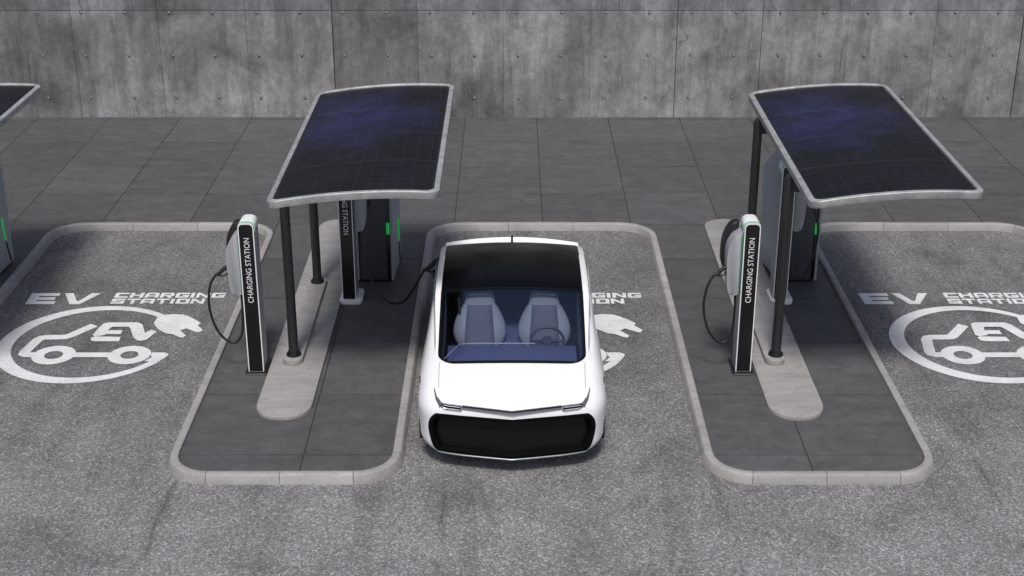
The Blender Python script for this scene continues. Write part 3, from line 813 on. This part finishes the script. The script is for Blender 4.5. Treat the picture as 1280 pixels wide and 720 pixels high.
# front posts
def front_post(x):
    t = make_post((x, 15.17, PAVE_Z), -1, True, False, [(-.13, .12, .98), (-.13, .10, .72), (-.16, .08, .46), (-.27, .06, .37), (-.42, .05, .52), (-.50, .05, .82), (-.47, .04, 1.10), (-.395, .06, 1.235)])
    add_connector(t, (-.40, .06, 1.23), (1, .25, .25)); return t
fp = front_post(-3.015); fp['label'] = 'charging post with upright lettering and looped cable beside the left bay'; fp['group'] = 'charging posts on the islands'
c = copy_tree(fp); c.location.x = 2.725; c['label'] = 'charging post with upright lettering and looped cable right of the car'
CABLE_CAR = [(.165, .14, 1.15), (.170, .10, .85), (.24, 0, .48), (.40, -.10, .20), (.56, -.20, .09), (.74, -.34, .17), (.90, -.48, .44), (1.03, -.57, .70)]
p2 = make_post((-2.135, 17.25, PAVE_Z), 1, False, True, CABLE_CAR); p2['group'] = 'charging posts on the islands'
add_connector(p2, (1.02, -.565, .69), (.80, -.10, .30), 1.35)
p2['label'] = 'charging post under the left canopy with its cable plugged into the car'
p3 = make_post((3.515, 17.25, PAVE_Z), 1, False, True, [(.12, .14, 1.02), (.11, .10, .70), (.13, .08, .45), (.22, .05, .33), (.33, .05, .42), (.42, .05, .75), (.43, .05, 1.05), (.36, .08, 1.30)])
p3['group'] = 'charging posts on the islands'
p3['label'] = 'charging post partly hidden behind the front pole of the right canopy'

# ------------------------------------------------------------------ car
CARX, CARY = 0.0, 12.90
car = thing('car', 'white saloon with black glass roof and huge black grille parked in middle bay', 'car', (CARX, CARY, 0))
# plan outlines (half), local y = 0 at the nose
Tk = [(0, .015), (.30, .08), (.58, .145), (.74, .20), (.80, .38), (.815, .62), (.835, .95), (.865, 1.45), (.895, 2.1), (.915, 2.8), (.925, 3.5), (.90, 4.0), (.80, 4.30), (.45, 4.42), (0, 4.45)]
Mk = [(0, .0), (.32, .055), (.64, .115), (.86, .185), (.975, .40), (1.005, .70), (1.01, 1.0), (.995, 1.5), (.97, 2.1), (.96, 2.8), (.965, 3.5), (.94, 4.05), (.85, 4.36), (.48, 4.49), (0, 4.52)]
Bk = [(0, .015), (.30, .07), (.60, .14), (.80, .24), (.895, .44), (.94, .74), (.955, 1.0), (.95, 1.5), (.93, 2.1), (.92, 2.8), (.925, 3.5), (.90, 4.0), (.80, 4.27), (.45, 4.38), (0, 4.40)]
Tz = [.735, .74, .745, .755, .80, .85, .90, .925, .935, .935, .93, .92, .91, .905, .905]
SUB = 8
T_ = [Vector((p[0], p[1], z)) for p, z in zip(Tk, Tz)]
Ts = catmull(T_, SUB); Ms = catmull([(*p, 0) for p in Mk], SUB); Bs = catmull([(*p, 0) for p in Bk], SUB)
NL = len(Ts)
def loft_point(i, lv):
    """lv 0..1 lower body, 1..2 shoulder"""
    if lv <= 1:
        e = min(1, lv / .28); e = math.sin(e * math.pi / 2)
        p = Bs[i].lerp(Ms[i], e * (.8 + .2 * lv)); z = .17 + (.60 - .17) * lv
        return Vector((p.x, p.y, z))
    a = (lv - 1) * math.pi / 2
    m, t = Ms[i], Ts[i]
    p = m.lerp(t, 1 - math.cos(a)); z = .60 + (t.z - .60) * math.sin(a)
    return Vector((p.x, p.y, z))
def keys(tab, y):
    for (a, va), (b, vb) in zip(tab, tab[1:]):
        if y <= b:
            t = 0 if y < a else (y - a) / (b - a); return va + (vb - va) * t
    return tab[-1][1]
ZC = catmull([(.015, .735, 0), (.40, .825, 0), (.80, .895, 0), (.88, .915, 0), (1.4, 1.125, 0), (1.9, 1.298, 0), (2.3, 1.338, 0), (2.9, 1.318, 0), (3.5, 1.215, 0), (3.95, 1.06, 0), (4.2, .965, 0), (4.32, .93, 0), (4.45, .915, 0)], 8)
ZC = [(p.x, p.y) for p in ZC]
def top_profile(y, xt, zt):
    """half cross-section of the upper surface from centre to shoulder: list of (x, z)"""
    zc = keys(ZC, y)
    wt = min(.800 if y < 3 else .80 + .01 * min(1, (y - 3)), xt * .955); wr = min(wt + .062, xt * .975)
    g = max(0, min(1, (y - .80) / .55)); g = g * g * (3 - 2 * g)
    drop = .045
    def hood(x): return zt + (zc - zt) * (1 - (x / xt) ** 2)
    def roof(x): return max(zc - drop * (x / .8) ** 2, zt)
    out = []
    for k in range(13):
        x = wt * (1 - (1 - k / 12) ** 1.7); out.append((x, hood(x) * (1 - g) + roof(x) * g))
    zr = hood(wr) * (1 - g) + max(roof(wt) - .010, zt) * g
    for f, dz in ((.35, .004), (.8, .002), (1.0, -.010)):
        x = wt + (wr - wt) * f
        z = hood(x) * (1 - g) + (max(roof(wt) - .004 * f, zt) + dz * .5) * g; out.append((x, z))
    z0 = out[-1][1]
    for f in (.12, .55, .9):
        x = wr + (xt - wr) * (f if f > .2 else .10); out.append((x, hood(x) * (1 - g) + (z0 + (zt + .004 - z0) * f) * g))
    out.append((xt, zt)); return out
def ztop(x, y):
    i = min(range(NL - 1), key=lambda k: abs(Ts[k].y - y))
    xt = keys([(p.y, p.x) for p in Ts], y); zt = keys([(p.y, p.z) for p in Ts], y)
    return keys(top_profile(y, xt, zt), abs(x))
rows = list(range(1, NL - 1))
# --- body mesh
bm = bmesh.new(); vc = {}
def vert(p):
    k = (round(p[0], 4), round(p[1], 4), round(p[2], 4))
    if k not in vc: vc[k] = bm.verts.new(p)
    return vc[k]
def addf(bm_, ps):
    vs_ = []
    for p in ps:
        v = vert(p)
        if v not in vs_: vs_.append(v)
    if len(vs_) > 2:
        try: return bm_.faces.new(vs_)
        except ValueError: return None
LV = [0, .05, .0814, .12, .2, .28, .4, .5, .6, .7, .8, .9, 1, 1.1, 1.2084, 1.3, 1.4, 1.55, 1.7, 1.82, 1.92, 2.0]
# finer columns near the nose for the grille opening
GZ0, GZ1, GX = .205, .645, .875
GSIDE = catmull([(.770, .205, 0), (.806, .262, 0), (.838, .36, 0), (.855, .47, 0), (.842, .56, 0), (.806, .618, 0), (.770, .645, 0)], 5)
def g_half(z):
    for a, b in zip(GSIDE, GSIDE[1:]):
        if a.y <= z <= b.y: return a.x + (b.x - a.x) * (z - a.y) / max(1e-9, b.y - a.y)
    return .77
def in_grille(p, m=0.0):
    if p.y > 1 or not (GZ0 + m < p.z < GZ1 - m): return False
    return abs(p.x) < g_half(p.z) - m
WHEELS = [(.80, .36), (3.72, .36)]
def in_arch(p):
    return abs(p.x) > .6 and any((p.y - wy) ** 2 + (p.z - wz) ** 2 < .388 ** 2 for wy, wz in WHEELS)
for i in range(NL - 1):
    for a, b in zip(LV, LV[1:]):
        q = [loft_point(i, a), loft_point(i + 1, a), loft_point(i + 1, b), loft_point(i, b)]
        c = sum(q, Vector()) / 4
        if in_grille(c, .006) or in_arch(c): continue
        for s in (1, -1): addf(bm, [(s * p.x, p.y, p.z) for p in (q if s > 0 else q[::-1])])
prof = {}
for i in range(NL): prof[i] = [(0, Ts[i].z)] * 20 if Ts[i].x < 1e-6 else top_profile(Ts[i].y, Ts[i].x, Ts[i].z)
WS0, WS1, RF0, RF1 = .815, 1.90, 1.93, 4.02
def hwin(y): return .795 + (.008 if y > 3 else 0)
side_faces = []
for i in range(NL - 1):
    A, B = prof[i], prof[i + 1]; ya, yb = Ts[i].y, Ts[i + 1].y; yc = (ya + yb) / 2
    n = len(A)
    for k in range(n - 1):
        q = [(A[k][0], ya, A[k][1]), (A[k + 1][0], ya, A[k + 1][1]), (B[k + 1][0], yb, B[k + 1][1]), (B[k][0], yb, B[k][1])]
        xc = (A[k][0] + A[k + 1][0]) / 2
        hp = .798 - (.20 - math.sqrt(max(0, .04 - (WS0 + .20 - yc) ** 2)) if yc < WS0 + .20 else 0)
        if WS0 + .03 < yc < WS1 - .01 and xc < hp - .014: continue
        for s in (1, -1): addf(bm, [(s * p[0], p[1], p[2]) for p in (q if s > 0 else q[::-1])])
# underside
bot = [bm.verts.new((s * Bs[i].x * .97, Bs[i].y + .02, .165)) for s, idx in ((1, range(0, NL, 4)), (-1, range(NL - 5, 0, -4))) for i in idx]
try: bm.faces.new(bot)
except ValueError: pass
bmesh.ops.remove_doubles(bm, verts=bm.verts, dist=.0008)
body = frombm('body', bm, M['car'], car, 42)
# --- surface patches over the upper body
def patch(name, y0, y1, hw, m, parent, off=.006, rc=(0, 0), ny=26, nx=26, border=(0, 0, 0), mats=None, thick=.0):
    """rc: corner radii at the y0 and y1 ends; border: widths (sides, y0 end, y1 end) painted with the second material"""
    ys = [y0 + (y1 - y0) * k / ny for k in range(ny + 1)]
    if rc[0]: ys = [y0 + rc[0] * (1 - math.cos(R(90 * k / 7))) for k in range(7)] + [y for y in ys if y > y0 + rc[0]]
    if rc[1]: ys = [y for y in ys if y < y1 - rc[1]] + [y1 - rc[1] + rc[1] * math.sin(R(90 * k / 7)) for k in range(8)]
    if border[1]: ys = sorted(set(ys + [y0 + border[1]]))
    if border[2]: ys = sorted(set(ys + [y1 - border[2]]))
    V, F, mi = [], [], []
    for y in ys:
        h = hw(y) if callable(hw) else hw
        if rc[0] and y < y0 + rc[0]: h = h - rc[0] + math.sqrt(max(0, rc[0] ** 2 - (y0 + rc[0] - y) ** 2))
        if rc[1] and y > y1 - rc[1]: h = h - rc[1] + math.sqrt(max(0, rc[1] ** 2 - (y - y1 + rc[1]) ** 2))
        bw = border[0]
        inn = [-(h - bw) + 2 * (h - bw) * k / nx for k in range(nx + 1)] if bw else [-h + 2 * h * k / nx for k in range(nx + 1)]
        xs_ = ([-h] + inn + [h]) if bw else inn
        for x in xs_: V.append((x, y, ztop(x, y) + off))
    W = len(xs_)
    for q in range(len(ys) - 1):
        yy = (ys[q] + ys[q + 1]) / 2
        for k in range(W - 1):
            F.append((q * W + k, q * W + k + 1, (q + 1) * W + k + 1, (q + 1) * W + k))
            b = (border[0] and k in (0, W - 2)) or yy < y0 + border[1] or yy > y1 - border[2]
            mi.append(1 if b else 0)
    return newobj(name, V, F, mats or m, parent, 60, mi if mats else None)
patch('windscreen', WS0, WS1, .798, None, car, .006, (.20, 0), 30, 30, (.035, .045, .03), [M['glass'], M['frit']])
roof = patch('roof_panel', RF0, RF1, hwin, M['carblk'], car, .007, (0, .03), 40, 24)
patch('rear_screen', RF1 + .015, 4.27, .80, M['frit'], car, .004, (0, .03), 8, 20)
patch('header_strip', WS1 + .002, RF0 - .002, .798, M['frit'], car, .0075, (0, 0), 2, 20)
# shark-fin aerial on the roof's trailing edge
bm = bmesh.new()
zf = ztop(0, 4.05)
prism_bm(bm, [(3.93, zf + .03), (4.17, ztop(0, 4.17) + .0), (4.19, ztop(0, 4.17) + .085), (4.13, ztop(0, 4.13) + .075)], lambda a, b: (-.014, a, b), lambda a, b: (.014, a, b), .004)
frombm('aerial_fin', bm, M['frit'], car, 40)
# rear spoiler: white arched blade
V, F = [], []
ns = 24
for k in range(ns + 1):
    u = -1 + 2 * k / ns; x = .845 * u; yb = 4.36 - .13 * u * u; zb = .955 - .03 * u * u
    V += [(x, yb - .055, zb - .018), (x, yb, zb + .022), (x, yb + .012, zb + .012), (x, yb - .01, zb - .05), (x, yb - .055, zb - .06)]
for k in range(ns):
    for q in range(5): F.append((k * 5 + q, k * 5 + (q + 1) % 5, (k + 1) * 5 + (q + 1) % 5, (k + 1) * 5 + q))
F.append((0, 1, 2, 3, 4)); F.append(tuple(ns * 5 + q for q in (4, 3, 2, 1, 0)))
sp = newobj('spoiler', V, F, M['car'], car, 40)
bm_ = bmesh.new(); bm_.from_mesh(sp.data); bmesh.ops.recalc_face_normals(bm_, faces=bm_.faces); bm_.to_mesh(sp.data); bm_.free()
# side windows (each flank: front and rear pane), lying just outside the greenhouse side
for s in (1, -1):
    for y0, y1, f0, f1 in ((1.75, 2.75, .12, .9), (2.95, 3.85, .12, .9)):
        V, F = [], []
        n = 14
        for k in range(n + 1):
            y = y0 + (y1 - y0) * k / n
            xt = keys([(p.y, p.x) for p in Ts], y); zt = keys([(p.y, p.z) for p in Ts], y)
            pf = top_profile(y, xt, zt); a, b = Vector((*pf[-4], 0)), Vector((*pf[-2], 0))
            fa, fb = .08, .92
            if y0 < 2 and k < 5: fa = .08 + .55 * (1 - k / 5)
            if y0 > 2 and k > n - 4: fa = .08 + .5 * (k - n + 4) / 4
            for f in (fa, (fa + fb) / 2, fb):
                q = a.lerp(b, f); V.append((s * (q.x + .007), y, q.y + .003))
        for k in range(n):
            for q in range(2):
                fc = (k * 3 + q, k * 3 + q + 1, (k + 1) * 3 + q + 1, (k + 1) * 3 + q); F.append(fc if s < 0 else fc[::-1])
        newobj('side_window', V, F, M['frit'], car, 40)
# --- grille: surround lip and a deep V-shaped black back
def nose_pt(x, z, push=0.0):
    """point on the nose at half-width |x| and height z"""
    lv = (z - .17) / .43 if z <= .60 else 1 + math.asin(min(1, (z - .60) / .14)) / (math.pi / 2)
    best = None
    for i in range(NL // 3):
        p, q = loft_point(i, lv), loft_point(i + 1, lv)
        if p.x <= abs(x) <= q.x + 1e-9:
            t = (abs(x) - p.x) / max(1e-9, q.x - p.x); best = p.lerp(q, t); d = q - p; n = Vector((d.y, -d.x, 0)).normalized(); break
    if best is None:
        best = loft_point(NL // 3, lv); n = Vector((1, 0, 0))
    best = best + n * push
    return Vector((math.copysign(best.x, x) if x else 0, best.y, z))
def grille_outline(m, n=18):
    zc_ = (GZ0 + GZ1) / 2; kz = (GZ1 - GZ0 - 2 * m) / (GZ1 - GZ0)
    side = [(p.x - m, zc_ + (p.y - zc_) * kz) for p in GSIDE]
    xt = side[-1][0]; xb = side[0][0]
    pts = [(-xt + 2 * xt * k / n, side[-1][1]) for k in range(n)]
    pts += side[::-1]
    pts += [(xb - 2 * xb * k / n, side[0][1]) for k in range(1, n)]
    pts += [(-x, z) for x, z in side]
    return pts[:-1] if False else pts
def ring_mesh(specs, name, m, parent, close=True, smooth=40):
    rings = [[nose_pt(x, z, pu) for x, z in grille_outline(mm)] for mm, pu in specs]
    n = len(rings[0]); V = [p for r in rings for p in r]; F = []
    for a in range(len(rings) - 1):
        for k in range(n): F.append((a * n + k, (a + 1) * n + k, (a + 1) * n + (k + 1) % n, a * n + (k + 1) % n))
    if close: F.append(tuple((len(rings) - 1) * n + k for k in range(n)))
    return newobj(name, V, F, m, parent, smooth)
ring_mesh([(-.012, -.004), (-.010, .004), (.006, .006), (.026, .003), (.036, -.03), (.050, -.10)], 'grille_surround', M['matt'], car, False)
# back of the grille
bm = bmesh.new(); nx, nz = 24, 6
gv = [[None] * (nz + 1) for _ in range(nx + 1)]
for a in range(nx + 1):
    for b in range(nz + 1):
        x = -.84 + 1.68 * a / nx; z = GZ0 + (GZ1 - GZ0) * b / nz
        gv[a][b] = bm.verts.new((x, .07 + .20 * abs(x) + .03 * (b / nz), z))
for a in range(nx):
    for b in range(nz): bm.faces.new((gv[a][b], gv[a + 1][b], gv[a + 1][b + 1], gv[a][b + 1]))
grl = frombm('grille', bm, M['grille'], car, 30)
# chin lip: satin strip along the bottom
tube('chin_lip', [nose_pt(x, GZ0 - .018, .010) for x in [-.77 + 1.54 * k / 32 for k in range(33)]], .011, M['chrome'], car, 8)
# chrome bow and headlamps following the hood's leading edge
def edge_pt(x, dz=0, push=.0):
    pts = [(p.x, p) for p in Ts[:5 * SUB]]
    for (xa, a), (xb, b) in zip(pts, pts[1:]):
        if xa <= abs(x) <= xb:
            p = a.lerp(b, (abs(x) - xa) / max(1e-9, xb - xa)); break
    else: p = pts[-1][1]
    return Vector((math.copysign(p.x, x) if x else 0, p.y - push, p.z + dz))
def ribbon(name, pts_lo, pts_hi, m, parent):
    V = pts_lo + pts_hi; n = len(pts_lo); nd = Vector((0, .03, -.01))
    V = V + [p + nd for p in pts_lo] + [p + nd for p in pts_hi]
    F = []
    for k in range(n - 1):
        F += [(k, k + 1, n + k + 1, n + k), (n + k, n + k + 1, 3 * n + k + 1, 3 * n + k), (2 * n + k + 1, 2 * n + k, k, k + 1)[::-1]]
    bm = bmesh.new(); bm.from_mesh(newmesh(V, F)); return frombm(name, bm, m, parent, 40)
def newmesh(V, F):
    me = bpy.data.meshes.new('tmp'); me.from_pydata([tuple(v) for v in V], [], F); return me
xsb = [-.512 + 1.024 * k / 40 for k in range(41)]
bow = ribbon('chrome_bow', [edge_pt(x, -.020, .032) for x in xsb], [edge_pt(x, .004, .028) for x in xsb], M['chrome'], car)
ribbon('bow_gap', [edge_pt(x, .004, .030) for x in xsb], [edge_pt(x, .017, .014) for x in xsb], M['frit'], bow)  # dark gap strip along the top of the bow
for s in (1, -1):
    xl = [s * (.515 + .215 * k / 12) for k in range(13)]
    if s < 0: xl = xl[::-1]
    hl = ribbon('headlight', [edge_pt(x, -.034, .040) for x in xl], [edge_pt(x, .020, .030) for x in xl], M['chrome'], car)
    # black slot and bright U-shaped lamp tube
    xi = [s * (.530 + .185 * k / 12) for k in range(13)]
    if s < 0: xi = xi[::-1]
    ribbon('lamp_slot', [edge_pt(x, -.027, .045) for x in xi], [edge_pt(x, .013, .037) for x in xi], M['frit'], hl)
    u = [edge_pt(s * x, .007, .044) for x in (.535, .60, .66, .700)] + [edge_pt(s * .712, -.007, .047)] + [edge_pt(s * x, -.021, .050) for x in (.700, .66, .60, .535)]
    tube('lamp_tube', u, .0042, M['lamp'], hl, 6)
    # trim tail sweeping up round the corner onto the fender
    tl = [edge_pt(s * .728, -.01, .040)] + [Vector((s * (p.x + .006), p.y, p.z + .004)) for p in (Ts[int(3.0 * SUB) + 2], Ts[int(3.4 * SUB)], Ts[int(3.7 * SUB)], Ts[int(4 * SUB) + 1])]
    tube('lamp_trim', catmull(tl, 6), [.024 * (1 - .8 * k / (6 * (len(tl) - 1))) for k in range(6 * (len(tl) - 1) + 1)], M['chrome'], hl, 8)
for s in (1, -1):
    tube('hood_seam', [Vector((s * (.765 + .01 * k / 10), y, ztop(.765 + .01 * k / 10, y) + .0005)) for k, y in [(k, .42 + .42 * k / 10) for k in range(11)]], .0028, M['lampgap'], car, 5)
# --- wheels, arches, tail lamp, charge port
for wy, wz in WHEELS:
    for s in (1, -1):
        bm = bmesh.new(); n = 48
        prof_ = [(.352, .80), (.352, .962), (.395, .976), (.404, .965), (.404, .92)]
        if wy > 2: prof_ = [(r, x - .035) for r, x in prof_]
        rg = [[bm.verts.new((s * x, wy + r * math.cos(2 * math.pi * k / n), wz + r * math.sin(2 * math.pi * k / n))) for r, x in prof_] for k in range(n)]
        for k in range(n):
            for q in range(len(prof_) - 1):
                vs4 = (rg[k][q], rg[k][q + 1], rg[(k + 1) % n][q + 1], rg[(k + 1) % n][q])
                if min(v.co.z for v in vs4) < .165: continue
                bm.faces.new(vs4)
        bmesh.ops.delete(bm, geom=[v for v in bm.verts if not v.link_faces], context='VERTS')
        frombm('wheel_arch', bm, M['frit'], car, 40)
        bm = bmesh.new()
        pr = [(.19, .72), (.28, .715), (.325, .73), (.335, .77), (.335, .88), (.322, .92), (.28, .93), (.225, .92), (.215, .88), (.205, .74)]
        rg = [[bm.verts.new((s * x, wy + r * math.cos(2 * math.pi * k / 32), .337 + r * math.sin(2 * math.pi * k / 32))) for r, x in pr] for k in range(32)]
        for k in range(32):
            for q in range(len(pr)): bm.faces.new((rg[k][q], rg[k][(q + 1) % len(pr)], rg[(k + 1) % 32][(q + 1) % len(pr)], rg[(k + 1) % 32][q]))
        ty = frombm('tyre', bm, M['tyre'], car, 40)
        bm = bmesh.new()
        cyl_bm(bm, (s * .78, wy, .337), (s * .93, wy, .337), .05, .045, 16)
        for q in range(5):
            a = R(72 * q + 18)
            cyl_bm(bm, (s * .915, wy + .03 * math.cos(a), .337 + .03 * math.sin(a)), (s * .905, wy + .21 * math.cos(a), .337 + .21 * math.sin(a)), .022, .016, 8)
        tube_bm(bm, [Vector((s * .91, wy + .213 * math.cos(R(k * 11.25)), .337 + .213 * math.sin(R(k * 11.25)))) for k in range(32)], .012, 6, True)
        frombm('rim', bm, M['rim'], ty, 40)
V = [(x, 4.52 - .13 * (x / .8) ** 2 * 1.0, z) for z in (.70, .76) for x in [-.78 + 1.56 * k / 20 for k in range(21)]]
F = [(k + 1, k, 21 + k, 22 + k) for k in range(20)]
tlm = newobj('tail_light', V, F, M['red'], car, 40)
tlm.modifiers.new('thick', 'SOLIDIFY').thickness = .03
cyl('charge_port', (-.945, 3.70, .74), (-.99, 3.70, .74), .055, M['frit'], car, n=18)
# --- interior
bm = bmesh.new()   # tub: floor and rear wall
box_bm(bm, (0, 2.2, .34), (1.5, 2.9, .04), .0); box_bm(bm, (0, 3.35, .62), (1.45, .05, .6), .0)
for s in (1, -1): box_bm(bm, (s * .775, 2.1, .60), (.06, 2.6, .56), .02)
frombm('cabin_tub', bm, M['cabin'], car, 40)
for s in (1, -1):
    V, F = [], []
    for k in range(15):
        y = .86 + 1.09 * k / 14
        V += [(s * .742, y, ztop(.742, y) - .004), (s * .735, y, .45)]
    for k in range(14): F.append((2 * k, 2 * k + 1, 2 * k + 3, 2 * k + 2))
    ln = newobj('pillar_lining', V, F, M['cabin'], car, 40)
    ln.modifiers.new('thick', 'SOLIDIFY').thickness = .004
bm = bmesh.new()
dpoly = [(.88, .86), (1.02, .905), (1.22, .915), (1.27, .89), (1.28, .70), (.90, .60)]
prism_bm(bm, dpoly, lambda a, b: (-.70, a, b), lambda a, b: (.70, a, b), .018)
dsh = frombm('dashboard', bm, M['dash'], car, 40)
tube('dash_trim', catmull([(-.735, .93, .885), (-.60, 1.16, .925), (-.53, 1.265, .915), (-.2, 1.275, .915), (.25, 1.275, .915)], 5), .007, M['piping'], dsh, 6)
bm = bmesh.new(); box_bm(bm, (0, 2.0, .52), (.26, 1.5, .36), .04); frombm('centre_console', bm, M['dash'], car, 40)
for s in (-1, 1):
    sx = .365 * s
    bm = bmesh.new()
    # backrest: lofted with waisted outline, leaning back
    st = [(.0, .19, .075), (.08, .235, .10), (.20, .288, .12), (.32, .300, .12), (.46, .272, .10), (.60, .215, .08), (.68, .175, .07), (.78, .165, .07), (.88, .135, .05)]
    rgs = []
    for h, hw_, th in catmull([(a, b, c) for a, b, c in st], 3):
        y0 = 1.74 + .34 * h; z0 = .60 + .73 * h
        rgs.append([bm.verts.new((sx + hw_ * math.copysign(abs(math.cos(t)) ** .6, math.cos(t)), y0 + th * math.copysign(abs(math.sin(t)) ** .6, math.sin(t)), z0 - .2 * th * math.sin(t))) for t in [2 * math.pi * k / 24 for k in range(24)]])
    for A, B in zip(rgs, rgs[1:]):
        for k in range(24): bm.faces.new((A[k], A[(k + 1) % 24], B[(k + 1) % 24], B[k]))
    bm.faces.new(rgs[0]); bm.faces.new(rgs[-1])
    se = frombm('seat', bm, M['seat'], car, 60)
    bm = bmesh.new()
    V = []
    for k in range(9):
        h = .06 + .60 * k / 8; hw_ = .165 - .04 * max(0, k / 8 - .3)
        y0 = 1.74 + .34 * h - .124 + .045 * (k / 8) ** 2; z0 = .60 + .73 * h
        V.append([bm.verts.new((sx + x * hw_, y0 + .012 * x * x, z0 + .02)) for x in (-1, -.5, 0, .5, 1)])
    for A, B in zip(V, V[1:]):
        for k in range(4): bm.faces.new((A[k], A[k + 1], B[k + 1], B[k]))
    pn = frombm('seat_panel', bm, M['seatc'], se, 60)
    pn.modifiers.new('thick', 'SOLIDIFY').thickness = .02
    bm = bmesh.new(); box_bm(bm, (sx, 1.58, .58), (.46, .52, .14), .05, 3); frombm('seat_cushion', bm, M['seat'], se, 50)
tube('seat_belt', catmull([(-.60, 1.92, 1.18), (-.585, 1.86, .95), (-.56, 1.80, .70), (-.50, 1.72, .58)], 6), .016, M['maroon'], car, 6)
# steering wheel
bm = bmesh.new(); cst = Vector((.39, 1.45, .865)); tilt = Matrix.Rotation(R(62), 3, 'X')
def sw(a, r): return cst + tilt @ Vector((r * 1.12 * math.cos(a), r * .92 * math.sin(a), 0))
tube_bm(bm, [sw(2 * math.pi * k / 32, .162) for k in range(32)], .017, 8, True)
for a in (0, math.pi, -math.pi / 2): tube_bm(bm, [sw(a, .03) + tilt @ Vector((0, 0, -.02)), sw(a, .16)], .018, 8)
cyl_bm(bm, cst + tilt @ Vector((0, 0, -.05)), cst + tilt @ Vector((0, 0, .005)), .06, .05, 16)
frombm('steering_wheel', bm, M['wheel'], car, 50)
